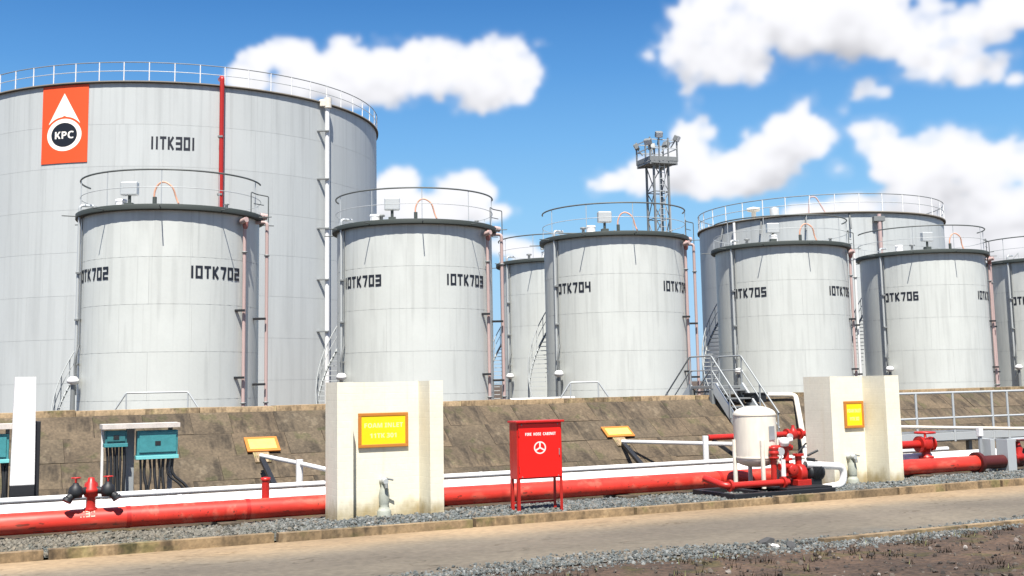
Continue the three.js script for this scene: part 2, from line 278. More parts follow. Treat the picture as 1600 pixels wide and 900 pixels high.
const greys = [[.105, .116, .112], [.14, .15, .144], [.082, .092, .09], [.18, .184, .175], [.145, .128, .104], [.118, .128, .125]];
stones('gravel', 46000, () => { const s = -11 + 33 * rnd(), t = -.2 + 2.45 * rnd(); return [s, t, .012 + mound(s, t)]; }, [.012, .033], greys, 'grey crushed stone strip between red pipe and kerb', 'gravel');
stones('gravel', 22000, () => { const s = -14 + 28 * rnd() ** .9, w = rnd() + rnd() + rnd(), t = 5.45 + w * (.46 - .18 * smooth(0, 5, s)) + .22 * Math.sin(s * .8) + .25 * smooth(1, 5, s); return [s, t, t > 6.1 ? -.012 + bumpy(s, t) : .003]; }, [.008, .025], greys, 'loose grey chippings spilt along the lower edge of the road', 'gravel');
stones('dirt_clod', 6000, () => { const s = -12 + 24 * rnd(), t = 6.6 + 6.5 * rnd(); return [s, t, -.012 + bumpy(s, t)]; }, [.010, .034], [[.055, .044, .036], [.075, .06, .048], [.04, .033, .028], [.095, .078, .062]], 'brown clods of dry soil in the foreground', 'soil');
stones('pebble', 420, () => { const s = -10 + 22 * rnd(), t = 6.9 + 6 * rnd(); return [s, t, -.01 + bumpy(s, t)]; }, [.012, .038], [[.24, .21, .18], [.34, .31, .28], [.18, .15, .13]], 'pale pebbles scattered over the brown soil', 'pebbles');
{ // dry grass on the verge
  const g = new THREE.BufferGeometry(), pos = [], nor = [];
  for (let k = 0; k < 260; k++) {
    const s = -9 + 18 * rnd(), t = 6.5 + 2.4 * rnd() ** 1.5 + (rnd() < .3 ? 2 : 0), c = L(s, t, -.02 + bumpy(s, t)), n = 8 + Math.floor(rnd() * 16);
    for (let i = 0; i < n; i++) { const a = rr(0, 6.3), h = rr(.03, .10), l = rr(.02, .09), b = [c.x + rr(-.09, .09), c.y, c.z + rr(-.09, .09)], w = .005, dx = Math.cos(a), dz = Math.sin(a); pos.push(b[0] - dz * w, b[1], b[2] + dx * w, b[0] + dz * w, b[1], b[2] - dx * w, b[0] + dx * l, b[1] + h, b[2] + dz * l); for (let j = 0; j < 3; j++) nor.push(0, 1, 0); }
  }
  g.setAttribute('position', new THREE.Float32BufferAttribute(pos, 3)); g.setAttribute('normal', new THREE.Float32BufferAttribute(nor, 3));
  const m = part('grass', g, std(new THREE.Color(.15, .165, .065), 1), scene); tag(m, 'sparse dry grass on the brown soil beside the road', 'grass', null, 'stuff');
}
const rockGeo = new THREE.DodecahedronGeometry(1, 0);
[[1196, 852, .10, 'dark broken stone on the road edge, left of two'], [1236, 856, .07, 'dark broken stone on the road edge, right of two'], [1212, 856, .055, 'pale stone between the two dark stones on the road edge']].forEach(([px, py, r, label], i) => {
  const d = dirOf(px, py), k = -EYE / d.y, p = camera.position.clone().addScaledVector(d, k), m = part(numbered('stone'), rockGeo, std(i === 2 ? new THREE.Color(.5, .48, .45) : new THREE.Color(.06, .06, .06), .95), scene);
  m.position.copy(p).setY(r * .3); m.scale.set(r * 1.3, r * .6, r * .8); m.rotation.set(.2 * i, i * 1.7, .4); tag(m, label, 'stone');
});

/* ---------- the bund: sloping embankment of concrete slabs ---------- */
const FOOT = -3.0, CREST = -5.25, TOP = 1.56;                               // t of foot and crest, crest height
const slopeLen = Math.hypot(FOOT - CREST, TOP), slopeAng = Math.atan2(TOP, FOOT - CREST);
const onSlope = (s, d, off = 0) => { const f = d / slopeLen; return L(s, FOOT + (CREST - FOOT) * f + off * Math.sin(slopeAng), TOP * f + off * Math.cos(slopeAng)); };   // d metres up the slope, off above its face
const slopeTurn = new THREE.Quaternion().setFromAxisAngle(V(0, 1, 0), PHI).multiply(new THREE.Quaternion().setFromAxisAngle(V(1, 0, 0), Math.PI / 2 - (Math.PI / 2 - slopeAng)));
{
  const b = thing('embankment', 'low sloping embankment of weathered brown concrete slabs before the tanks', 'embankment');
  const S0 = -12, S1 = 38, sh = new THREE.Shape();
  // body: section in (t, y) swept along s
  for (const [i, [t, y]] of [[FOOT - .09, -.1], [CREST - .02, TOP - .06], [CREST - 1.1, TOP - .06], [CREST - 3.6, -.1]].entries()) sh[i ? 'lineTo' : 'moveTo'](t, y);
  const g = new THREE.ExtrudeGeometry(sh, { depth: S1 - S0, bevelEnabled: false }), p = g.attributes.position;
  for (let i = 0; i < p.count; i++) { const w = L(S0 + p.getZ(i), p.getX(i), p.getY(i)); p.setXYZ(i, w.x, w.y, w.z); } g.computeVertexNormals();
  part('core', g, mortar, b);
  const rows = 4, rh = slopeLen / rows, variants = [];
  for (let k = 0; k < 6; k++) { const lens = .74 + .07 * k; variants.push([lens, uvBox(lens - .007, .09, rh - .007)]); }
  for (let r = 0; r < rows; r++) {
    let s = S0 + rr(0, 1);
    for (let n = 0; s < S1 - 1.4 && n < 66; n++) {
      const [len, geo] = variants[Math.floor(rnd() * 6)], m = part('slab', geo, slabMats[Math.floor(rnd() * 6)], b);
      m.position.copy(onSlope(s + len / 2, (r + .5) * rh, -.045 + rr(-.006, .006))); m.quaternion.copy(slopeTurn); m.rotateX(rr(-.012, .012)); m.rotateZ(rr(-.008, .008)); s += len;
    }
  }
  let s = S0; const cop = [1.0, 1.25, 1.5].map((l) => [l, uvBox(l - .012, .12, .5)]);
  for (let n = 0; s < S1 - 1.5; n++) { const [l, geo] = cop[Math.floor(rnd() * 3)], m = part('coping_stone', geo, copingMat[Math.floor(rnd() * 3)], b); m.position.copy(L(s + l / 2, CREST - .285 + rr(-.02, .01), TOP + .04 + rr(-.007, .007))); m.rotation.y = PHI + rr(-.01, .01); m.rotation.z = rr(-.012, .012); s += l; }
}

/* ---------- painted characters, as flat strokes ---------- */
const GLYPH = { 0: 'a b c d', 1: 'i', 2: 'a f m g d2', 3: 'a f m h d2', 4: 'e m f h', 5: 'a e m h d2', 6: 'a e g m h d2', 7: 'a q', T: 'a s', K: 'b k1 k2' };
const SEG = { a: [.5, 5.5, 3.5, 5.5], d: [.5, .5, 3.5, .5], d2: [.5, .5, 3.5, .5], b: [.5, 0, .5, 6], c: [3.5, 0, 3.5, 6], e: [.5, 3, .5, 6], f: [3.5, 3, 3.5, 6], g: [.5, 0, .5, 3], h: [3.5, 0, 3.5, 3], m: [.5, 3, 3.5, 3], i: [1, 0, 1, 6], s: [2, 0, 2, 5], q: [3.4, 5.2, 1.8, 0], k1: [.9, 2.8, 3.5, 6], k2: [1.1, 3.2, 3.6, 0] };
function strokes(text, h, cb, xs = .82) {                                             // cb(quad corner points as [x, y] metres, index)
  const u = h / 6, ux = u * xs, adv = 5.25, wide = (ch) => ch === '1' ? 3.1 : adv; let x0 = -([...text].reduce((a, c) => a + wide(c), 0) - 1.1) / 2, n = 0;
  for (const ch of text) {
    for (const id of (GLYPH[ch] ?? '').split(' ').filter(Boolean)) {
      let [ax, ay, bx, by] = SEG[id]; const dx = bx - ax, dy = by - ay, l = Math.hypot(dx, dy), ex = dy === 0 ? .62 : 0, nx = -dy / l * .66, ny = dx / l * .62;
      ax -= dx / l * ex; bx += dx / l * ex;
      cb([[ax + nx, ay + ny], [ax - nx, ay - ny], [bx - nx, by - ny], [bx + nx, by + ny]].map(([x, y]) => [(x + x0) * ux, (y - 3) * u]), n++);
    }
    x0 += wide(ch);
  }
}
function tankNumber(text, h, R, azDeg, y, xs = .82) {                       // stencilled characters bent round a shell
  const pos = [], nor = [], idx = [];
  strokes(text, h, (c, n) => {
    const [A, B, C, D] = c, k0 = pos.length / 3, K = 4, r = R + .006 + n * .0004;
    for (let i = 0; i <= K; i++) for (const [P, Q] of [[A, D], [B, C]]) { const x = P[0] + (Q[0] - P[0]) * i / K, yy = P[1] + (Q[1] - P[1]) * i / K, a = azDeg * Math.PI / 180 + x / R; pos.push(r * Math.sin(a), y + yy, r * Math.cos(a)); nor.push(Math.sin(a), 0, Math.cos(a)); }
    for (let i = 0; i < K; i++) { const a = k0 + i * 2; idx.push(a, a + 1, a + 3, a, a + 3, a + 2); }
  }, xs);
  const g = new THREE.BufferGeometry(); g.setAttribute('position', new THREE.Float32BufferAttribute(pos, 3)); g.setAttribute('normal', new THREE.Float32BufferAttribute(nor, 3)); g.setIndex(idx); return g;
}

/* ---------- tanks ---------- */
function plate(R, th, span, h, nseg, uOff, v0, v1, uLen) {                  // one bent shell plate, centred on az 0, base at y 0, with its four edges
  const pos = [], nor = [], uv = [], idx = [], a0 = -span / 2, r2 = R - th;
  const at = (r, a, y, n, u, v) => { pos.push(r * Math.sin(a), y, r * Math.cos(a)); nor.push(...n); uv.push(u, v); return pos.length / 3 - 1; };
  for (let i = 0; i <= nseg; i++) { const a = a0 + span * i / nseg, n = [Math.sin(a), 0, Math.cos(a)], u = uOff + (a - a0) * R / uLen; at(R, a, 0, n, u, v0); at(R, a, h, n, u, v1); }
  for (let i = 0; i < nseg; i++) { const k = i * 2; idx.push(k, k + 2, k + 3, k, k + 3, k + 1); }
  for (const [y, ny, v] of [[0, -1, v0], [h, 1, v1]]) { const k0 = pos.length / 3; for (let i = 0; i <= nseg; i++) { const a = a0 + span * i / nseg; at(R, a, y, [0, ny, 0], uOff, v); at(r2, a, y, [0, ny, 0], uOff, v); } for (let i = 0; i < nseg; i++) { const k = k0 + i * 2; ny > 0 ? idx.push(k, k + 2, k + 3, k, k + 3, k + 1) : idx.push(k, k + 3, k + 2, k, k + 1, k + 3); } }
  for (const [a, sg] of [[a0, -1], [a0 + span, 1]]) { const n = [Math.cos(a) * sg, 0, -Math.sin(a) * sg], k = pos.length / 3; at(R, a, 0, n, uOff, v0); at(R, a, h, n, uOff, v1); at(r2, a, h, n, uOff, v1); at(r2, a, 0, n, uOff, v0); sg < 0 ? idx.push(k, k + 1, k + 2, k, k + 2, k + 3) : idx.push(k, k + 2, k + 1, k, k + 3, k + 2); }
  const g = new THREE.BufferGeometry(); g.setAttribute('position', new THREE.Float32BufferAttribute(pos, 3)); g.setAttribute('normal', new THREE.Float32BufferAttribute(nor, 3)); g.setAttribute('uv', new THREE.Float32BufferAttribute(uv, 2)); g.setIndex(idx); return g;
}
function shell(parent, R, H, courses, per, mats, gap, uLen) {
  const span = Math.PI * 2 / per, ch = H / courses, nseg = Math.max(4, Math.round(span * R / .45));
  part('shell', new THREE.CylinderGeometry(R - .012, R - .012, H - .01, per * nseg, 1, true).translate(0, H / 2, 0), seam, parent);
  for (let c = 0; c < courses; c++) {
    for (let k = 0; k < per; k++) { const m = part('shell_plate', plate(R, .014, span - gap * .5 / R, ch - gap, nseg, (k + (c % 2) * .42) * span * R / uLen, c / courses, (c + 1) / courses, uLen), mats[Math.floor(rnd() * 3)], parent); m.position.y = c * ch + gap / 2; m.rotation.y = (k + (c % 2) * .42) * span + .12; }
  }
}
const TR = 3.25, TH = 8.47, TPOS = (i) => [-12.946 + 8.84 * i, 0, -43.31 - 4.815 * i];
function makeTank(label) {
  const t = thing('storage_tank', label, 'storage tank', [0, 0, 0], 0);
  shell(t, TR, TH - .1, 5, 8, tankPaint, .009, 6.2);
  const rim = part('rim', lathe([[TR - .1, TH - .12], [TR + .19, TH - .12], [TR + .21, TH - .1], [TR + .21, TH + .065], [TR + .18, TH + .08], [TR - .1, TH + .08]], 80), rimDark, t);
  part('roof', lathe([[.01, TH + .42], [TR - .05, TH + .02]], 64), roofGrey, t);
  // rails round the roof
  { const tr = new THREE.TorusGeometry(TR + .05, .034, 6, 60, 3.35); tr.rotateX(Math.PI / 2); tr.rotateY(.1); tr.translate(0, TH + 1.33, 0); part('top_rail', tr, railDark, t); }
  part('middle_rail', ring(TR + .05, .014, TH + .7, 72), galv, t);
  for (let k = 0; k < 10; k++) {
    const az = 10 + 36 * k;
    part('rail_post', rod(pol(TR + .05, az, TH), pol(TR + .05, az, TH + (Math.cos((az - 6) * Math.PI / 180) > -.1 ? 1.33 : .7)), .017, 6), galv, t);
    part('bracket', rod(pol(TR + .16, az, TH - .05), pol(TR + .7, az, TH - .05), .02, 6), railDark, t);
  }
  // gauge pipe down the left of the shell
  const c = part('gauge_pipe', [pipe([pol(TR - .35, -57, TH + .32), pol(TR + .13, -57, TH + .32), pol(TR + .13, -57, 1.9)], .055, 8, .15)], galv, t);
  part('clamp', [3, 4.6, 6.3].map((y) => box(.16, .07, .3, ...pol(TR + .09, -57, y), .005)), galvDark, c);
  part('conduit', [rod(pol(TR + .05, -55.2, TH - .1), pol(TR + .05, -55.2, 3.6), .022, 6), pipe([pol(TR + .05, -55.2, 3.7), pol(TR + .2, -54.5, 3.2), pol(TR + .18, -55, 2.6), pol(TR + .05, -55.8, 2.3)], .04, 6, .2)], galvDark, t);
  const head = part('gauge_head', lathe([[.01, .22], [.12, .2], [.2, .1], [.21, 0], [.1, -.06], [.06, -.1]], 16).translate(...pol(TR + .28, -52, 2.35)), whitePaint, t);
  part('stand', [rod(pol(TR + .28, -52, 2.3), pol(TR + .28, -52, 0), .08, 8, .11)], galvDark, head);
  // foam and cooling risers on the right
  for (const [az, d, bend, top] of [[66, .14, false, TH - .55], [87, .42, true, TH - .2]]) {
    const pts = bend ? [pol(TR - .05, az, top), pol(TR + d, az, top), pol(TR + d, az, .2)] : [pol(TR + d, az, top), pol(TR + d, az, .2)];
    const r = part('riser', pipe(pts, .066, 10, .14), pinkPipe, t);
    for (const y of [4.85, 2.42]) part('bracket', box(.46, .085, .12, ...pol(TR + d * .55, az - 4, y - (bend ? .25 : 0)), .006), black, r);
    part('flange', [lathe([[.01, -.03], [.1, -.03], [.1, .03], [.01, .03]], 12).translate(...pol(TR + d, az, 7)), lathe([[.01, -.03], [.1, -.03], [.1, .03], [.01, .03]], 12).translate(...pol(TR + d, az, 1.5))], galvDark, r);
  }
  const fc = part('foam_chamber', [lathe([[.01, .2], [.10, .18], [.115, .05], [.10, -.16], [.07, -.24], [.01, -.26]], 14).translate(...pol(TR + .17, 66, TH - .36))], pinkDark, t);
  part('chamber_cap', [rod(pol(TR + .12, 63, TH - .35), pol(TR + .42, 62, TH - .3), .1, 12)], pinkPipe, fc);
  part('side_outlet', [rod(pol(TR + .1, 90, TH + .08), pol(TR + .34, 92, TH + .05), .12, 12)], pinkPipe, t);
  // fittings on the roof
  const ly = TH + .3;
  part('roof_hatch', [lathe([[.01, .34], [.2, .32], [.22, .26], [.2, .24], [.2, 0]], 16).translate(...pol(2.2, -38, ly - .1))], whitePaint, t);
  const fl = part('roof_lamp', box(.62, .5, .3, ...pol(2.3, -24, ly + .55), .05), galv, t); part('stand', [rod(pol(2.3, -24, ly - .2), pol(2.3, -24, ly + .4), .06, 8), box(.3, .14, .3, ...pol(2.3, -24, ly - .05))], rimDark, fl);
  part('vent', [lathe([[.01, .3], [.14, .27], [.15, .2], [.07, .18], [.07, 0]], 12).translate(...pol(2.0, -55, ly - .05)), lathe([[.01, .24], [.12, .2], [.06, .16], [.06, 0]], 12).translate(...pol(2.7, 62, ly - .15))], galvDark, t);
  { const a = pol(2.6, 3, ly - .15), b = pol(2.7, 22, ly - .2), mid = pol(2.65, 12, ly); const loop = new THREE.CatmullRomCurve3([V(a[0], a[1], a[2]), V(a[0], a[1] + .5, a[2]), V(a[0] + .15, a[1] + .78, a[2]), V(mid[0] - .08, a[1] + .84, mid[2]), V(mid[0] + .2, a[1] + .66, mid[2]), V(b[0] - .12, b[1] + .3, b[2]), V(b[0], b[1], b[2])]);
    const h = part('hose_loop', new THREE.TubeGeometry(loop, 24, .035, 6), orangePipe, t); part('coupling', rod([a[0], a[1] - .1, a[2]], [a[0], a[1] + .3, a[2]], .075, 10), rimDark, h); }
  part('safety_cage', [pipe([pol(TR + .1, 74, TH), pol(TR + .1, 74, TH + .85), pol(TR + .1, 84, TH + .85), pol(TR + .45, 88, TH + .8), pol(TR + .45, 88, TH - .2)], .022, 6, .05), pipe([pol(TR + .1, 78, TH + .45), pol(TR + .3, 86, TH + .45)], .018, 6)], railDark, t);
  // spiral stair on the left, climbing round the back
  const treads = 40, a0 = -72, a1 = -186, az = (k) => a0 + (a1 - a0) * k / treads, y = (k) => .2 + (TH - .1) * k / treads, tg = new THREE.BoxGeometry(.26, .035, .72).translate(0, 0, TR + .46);
  for (let k = 1; k < treads; k++) { const m = part('tread', tg, galv, t); m.rotation.y = az(k) * Math.PI / 180; m.position.y = y(k); }
  const curve = (R, dy, r) => new THREE.TubeGeometry(new THREE.CatmullRomCurve3([...Array(25).keys()].map((i) => V(...pol(R, az(i * treads / 24), y(i * treads / 24) + dy)))), 48, r, 6);
  part('stringer', [curve(TR + .84, -.03, .045), curve(TR + .84, .02, .04)], galvMid, t);
  const hr = part('handrail', [curve(TR + .86, 1.0, .026), curve(TR + .86, .55, .016)], galvMid, t);
  for (let i = 0; i < 14; i++) { const k = 1 + i * 3; part('baluster', rod(pol(TR + .86, az(k), y(k)), pol(TR + .86, az(k), y(k) + 1), .02, 6), galv, hr); }
  return t;
}
const tankLabels = ['pale grey tank numbered 702 in black, in front of the largest tank', 'pale grey tank numbered 703 in black, behind the white wall with the square yellow sign', 'pale grey tank numbered 704 in black, in front of the lighting tower', 'pale grey tank numbered 705 in black, behind the cream pressure vessel', 'pale grey tank numbered 706 in black, above the galvanised walkway', 'pale grey tank cut off by the right edge of the photo', 'distant pale grey tank showing in the gap between tanks 703 and 704'];
const proto = makeTank(tankLabels[0]);
const tankAt = [0, 1, 2, 3, 4, 5].map(TPOS); tankAt.push([2.55, 0, -63]);
const numbers = ['10TK702', '10TK703', '10TK704', '10TK705', '10TK706', '10TK707', null];
const tanks = tankAt.map((p, i) => {
  let t = proto;
  if (i) { t = proto.clone(); t.name = numbered('storage_tank'); t.userData = { ...proto.userData, label: tankLabels[i] }; scene.add(t); }
  t.position.set(...p); t.userData.group = 'small vertical storage tanks along the embankment';
  const turn = { shell_plate: Math.PI / 4 * ((i * 3) % 8), roof_lamp: [.0, .1, .16, .05, .22, -.1, .1][i], roof_hatch: [0, -.08, .1, .3, -.2, .15, .3][i], hose_loop: [0, .05, -.06, .1, .2, 0, .1][i], vent: [0, .3, .12, -.2, .4, .2, 0][i] };
  if (i) for (const m of t.children) if (turn[m.name]) m.quaternion.premultiply(new THREE.Quaternion().setFromAxisAngle(V(0, 1, 0), turn[m.name]));
  if (i === 3) t.children.filter((m) => m.name === 'riser')[1].material = whitePaint;
  return t;
});
tanks.forEach((t, i) => { if (numbers[i]) for (const az of [-42 + [0, 5, 0, -2, 0, 0][i], [46, 45, 53, 47, 53, 50][i]]) part('tank_number', tankNumber(numbers[i], .44, TR, az, TH - 2.3), ink, t); });

// the two large tanks behind
function bigTank(label, x, z, R, H, courses, per, posts) {
  const t = thing('large_storage_tank', label, 'storage tank', [x, 0, z], 0, null);
  shell(t, R, H - .06, courses, per, bigPaint, .011, 9);
  part('rim', lathe([[R - .1, H - .1], [R + .14, H - .1], [R + .15, H + .02], [R - .1, H + .03]], 120), std(new THREE.Color(.12, .105, .085), .8), t);
  part('roof', lathe([[.01, H + .9], [R - .05, H + .01]], 96), roofGrey, t);
  part('top_rail', ring(R + .05, .03, H + 1.15, 140), galvDark, t); part('middle_rail', ring(R + .05, .025, H + .62, 140), galv, t);
  for (let k = 0; k < posts; k++) part('rail_post', rod(pol(R + .05, 360 * k / posts + 3, H), pol(R + .05, 360 * k / posts + 3, H + 1.15), .035, 6), whitePaint, t);
  return t;
}
const B1 = [-23.48, -80, 13.89, 20.2];
const big = bigTank('largest pale grey tank with an orange emblem panel near its rim', B1[0], B1[1], B1[2], B1[3], 8, 32, 60);
{
  const cx = B1[0], cz = B1[1], R = B1[2], H = B1[3], hc = (px, py) => hitCyl(px, py, cx, cz, R);
  const [na, ny] = hc(270, 224); part('tank_number', tankNumber('11TK301', .78, R, na, ny, .66), ink, big);
  const [ra] = hc(344, 250), r1 = part('riser', pipe([pol(R - .3, ra, H + .45), pol(R + .3, ra, H + .45), pol(R + .3, ra, 0)], .14, 10, .2), redPaint, big);
  part('clamp', [2, 6, 10, 13.5, 17].map((y) => box(.3, .12, .5, ...pol(R + .2, ra, y))), galvDark, r1);
  const [wa] = hc(505, 300), r2 = part('white_riser', pipe([pol(R - .3, wa, H + .1), pol(R + .35, wa, H + .1), pol(R + .35, wa, 0)], .15, 10, .3), whitePaint, big);
  for (const py of [205, 280, 357, 437, 518]) part('bracket', box(1.1, .09, .16, ...pol(R + .12, wa - 1.6, hc(498, py)[1])), galvDark, r2);
  part('riser_head', [box(.5, .45, .4, ...pol(R + .2, wa - .6, H - .1), .05), rod(pol(R + .4, wa, H + .25), pol(R + .4, wa, H - .4), .24, 12)], cream, r2);
  // emblem panel
  const cv = document.createElement('canvas'); cv.width = 300; cv.height = 540; const c = cv.getContext('2d');
  c.fillStyle = '#e8501f'; c.fillRect(0, 0, 300, 540);
  c.fillStyle = '#fff8ea'; c.beginPath(); c.moveTo(148, 55); c.lineTo(252, 268); c.lineTo(150, 212); c.lineTo(46, 268); c.closePath(); c.fill();
  c.fillStyle = '#e8501f'; c.beginPath(); c.arc(150, 345, 126, 0, 7); c.fill();
  c.fillStyle = '#fff8ea'; c.beginPath(); c.arc(150, 345, 112, 0, 7); c.fill();
  c.fillStyle = '#0b1420'; c.beginPath(); c.arc(150, 345, 84, 0, 7); c.fill();
  c.fillStyle = '#f6f2e6'; c.font = 'bold 70px sans-serif'; c.textAlign = 'center'; c.textBaseline = 'middle'; c.fillText('KPC', 150, 347);
  const tx = new THREE.CanvasTexture(cv); tx.colorSpace = THREE.SRGBColorSpace;
  const [la] = hc(67, 190), [rb] = hc(138, 190), yT = Math.min(hc(105, 129)[1], H - .12), yB = hc(98, 255)[1], a0 = la * Math.PI / 180, a1 = rb * Math.PI / 180;
  const g = plate(R + .045, .03, a1 - a0, yT - yB, 10, 0, 0, 1, R); const uv = g.attributes.uv, ps = g.attributes.position; for (let i = 0; i < uv.count; i++) uv.setX(i, (Math.atan2(ps.getX(i), ps.getZ(i)) + (a1 - a0) / 2) / (a1 - a0));
  const pn = part('emblem_panel', g, std('#ffffff', .55, 0, { map: tx }), big); pn.rotation.y = (a0 + a1) / 2; pn.position.y = yB; pn.userData.label = 'orange panel with a white arrowhead over a ringed dark disc reading KPC';
}
const B2 = [21.55, -80, 8.26, 12.4];
const big2 = bigTank('wide pale grey tank behind tanks 705 and 706', B2[0], B2[1], B2[2], B2[3], 6, 20, 34);
{
  const R = B2[2], H = B2[3], hc = (px, py) => hitCyl(px, py, B2[0], B2[1], R), [a] = hc(1371, 360);
  const r = part('riser', pipe([pol(R + .3, a, H - .2), pol(R + .3, a, 0)], .13, 10), pinkPipe, big2); part('bracket', [box(.7, .3, .5, ...pol(R + .2, a, H - .5)), box(.5, .3, .4, ...pol(R + .2, a, H - 3))], galvDark, r);
  const [b] = hc(1151, 370); part('gauge_pipe', pipe([pol(R + .2, b, H - .1), pol(R + .2, b, 0)], .09, 8), whitePaint, big2);
  for (const px of [1130, 1190, 1260, 1328]) { const [q] = hc(px, 350); part('bracket', rod(pol(R, q, H - .1), pol(R + .25, q, H - 1.1), .06, 6), galvDark, big2); }
  part('roof_vent', [lathe([[.01, .9], [.45, .8], [.4, .6], [.15, .55], [.15, 0]], 14).translate(...pol(R - 1.2, hc(1160, 345)[0], H + .1))], cream, big2);
  part('roof_hatch', [lathe([[.01, .7], [.3, .62], [.3, 0]], 14).translate(...pol(R - 1.2, hc(1198, 340)[0], H + .1))], galv, big2);
  const [h] = hc(1262, 334), p = pol(R - .8, h, H + .1); part('hose_loop', pipe([[p[0], p[1], p[2]], [p[0] + .1, p[1] + 1.1, p[2]], [p[0] + .5, p[1] + 1.1, p[2]], [p[0] + 1.1, p[1], p[2]]], .05, 6, .3), pinkPipe, big2);
}

/* ---------- lighting tower ---------- */
{
  const T = thing('lighting_tower', 'grey lattice tower with a railed platform of floodlights above tank 704', 'lighting tower', [10.25, 0, -79], .35);
  const w = .56, H = 16.95;
  for (const [x, z] of [[-w, -w], [w, -w], [w, w], [-w, w]]) part('leg', bar([x, 0, z], [x, H, z], .13, .13), galvDark, T);
  const br = []; for (let k = 0; k < 9; k++) { const y0 = k * H / 9, y1 = y0 + H / 9; for (const [a, b] of [[[-w, -w], [w, -w]], [[w, -w], [w, w]], [[w, w], [-w, w]], [[-w, w], [-w, -w]]]) { br.push(bar([a[0], y1, a[1]], [b[0], y1, b[1]], .06, .06)); const f = k % 2; br.push(bar([(f ? b : a)[0], y0, (f ? b : a)[1]], [(f ? a : b)[0], y1, (f ? a : b)[1]], .05, .05)); } }
  part('bracing', br, galvDark, T);
  part('ladder', [bar([-.2, 0, w + .12], [-.2, H, w + .12], .05, .05), bar([.2, 0, w + .12], [.2, H, w + .12], .05, .05), ...[...Array(40).keys()].map((i) => bar([-.2, .4 + i * .42, w + .12], [.2, .4 + i * .42, w + .12], .035, .035))], galv, T);
  const P = 1.04, pf = part('platform', [box(P * 2, .18, P * 2, 0, H + .09, 0, .02), bar([-P, H + .02, -P], [P, H + .02, P], .1, .2), bar([-P, H + .02, P], [P, H + .02, -P], .1, .2)], galvDark, T);
  part('toe_board', [box(P * 2, .3, .04, 0, H + .34, P, .01), box(P * 2, .3, .04, 0, H + .34, -P, .01), box(.04, .3, P * 2 - .1, P, H + .34, 0, .01), box(.04, .3, P * 2 - .1, -P, H + .34, 0, .01)], galvDark, pf);
  const rails = []; for (const y of [1.05, 1.65]) rails.push(bar([-P, H + y, P], [P, H + y, P], .06, .06), bar([-P, H + y, -P], [P, H + y, -P], .06, .06), bar([P, H + y, -P], [P, H + y, P], .06, .06), bar([-P, H + y, -P], [-P, H + y, P], .06, .06));
  part('rail', rails, galv, T);
  for (const x of [-P, -.35, .35, P]) for (const z of [-P, P]) part('rail_post', bar([x, H + .15, z], [x, H + 1.8, z], .09, .09), galvDark, T);
  for (const [x, z, y, tx, tz] of [[-P - .15, P, 1.45, -.6, .5], [-.35, P + .05, 2.0, -.2, .9], [.15, -P, 1.6, .3, -.8], [P, P, 1.8, .5, .6], [P + .1, -P + .3, 1.75, .9, -.2], [-P, -P, 1.5, -.8, -.5]]) {
    const f = part('floodlight', new RoundedBoxGeometry(.52, .42, .32, 1, .06), galvDark, T); f.position.set(x, H + y, z); f.lookAt(T.localToWorld(V(x + tx, H + y - .45, z + tz)));
    const gl = part('lamp_glass', box(.44, .34, .02, 0, 0, .165, .004), std(new THREE.Color(.6, .62, .64), .2), f); part('yoke', rod([0, -.2, -.02], [0, -.75, -.1], .05, 8), galvDark, f);
  }
}

/* ---------- pipes beside the road ---------- */
const alongPipe = (s0, s1, t, y, r, seg = 20) => { const a = L(s0, t, y), b = L(s1, t, y); return rod(a.toArray(), b.toArray(), r, seg); };
const RP = { t: 0, y: .212, r: .15 };
{
  const sEnd = hit(1527, 725, RP.t)[0];
  const o = thing('fire_main', 'thick red pipe lying on the grey gravel beside the kerb', 'pipe');
  const cuts = [-17, hit(200, 800, 0)[0], hit(386, 800, 0)[0], hit(700, 770, 0)[0] + 2, hit(1100, 750, 0)[0] + .3, sEnd];
  for (let i = 1; i < cuts.length; i++) part('pipe_length', alongPipe(cuts[i - 1] + .006, cuts[i] - .006, 0, RP.y, RP.r, 28), redPipe, o);
  for (let i = 1; i < cuts.length - 1; i++) part('weld_collar', alongPipe(cuts[i] - .03, cuts[i] + .03, 0, RP.y, RP.r + .006, 28), redPaint, o);
  part('end_flange', [alongPipe(sEnd - .05, sEnd + .04, 0, RP.y, RP.r + .07, 24), alongPipe(sEnd + .04, sEnd + 1.4, 0, RP.y, RP.r * .9, 20)], std(new THREE.Color(.07, .008, .006), .5), o);
  for (let s = -15; s < sEnd; s += 3.4) { const m = part('sleeper', uvBox(.3, .12, .7), slabMats[1], o); m.position.copy(L(s, 0, .0)); m.rotation.y = PHI; }
  // painted marks on the pipe under the hydrant
  const [s0] = hit(137, 805, RP.t + .15), pos = [], idx = []; strokes('1130', .095, (c, n) => { const k = pos.length / 3; for (const [x, y] of c) { const a = .62 + y / RP.r, r = RP.r + .003 + n * .0003, w = L(s0 + x, RP.t + Math.cos(a) * r, RP.y + Math.sin(a) * r); pos.push(w.x, w.y, w.z); } idx.push(k, k + 1, k + 2, k, k + 2, k + 3); });
  const g = new THREE.BufferGeometry(); g.setAttribute('position', new THREE.Float32BufferAttribute(pos, 3)); g.setIndex(idx); g.computeVertexNormals(); part('painted_number', g, std(new THREE.Color(.72, .36, .28), .6), o);
}
const plainPipe = (name, label, s0, s1, t, y, r, mat) => { const o = thing(name, label, 'pipe'); const n = Math.round((s1 - s0) / 6); for (let i = 0; i < n; i++) { part('pipe_length', alongPipe(s0 + (s1 - s0) * i / n + .004, s0 + (s1 - s0) * (i + 1) / n - .004, t, y, r, 24), mat, o); if (i) part('weld_collar', alongPipe(s0 + (s1 - s0) * i / n - .03, s0 + (s1 - s0) * i / n + .03, t, y, r + .005, 24), mat, o); } return o; };
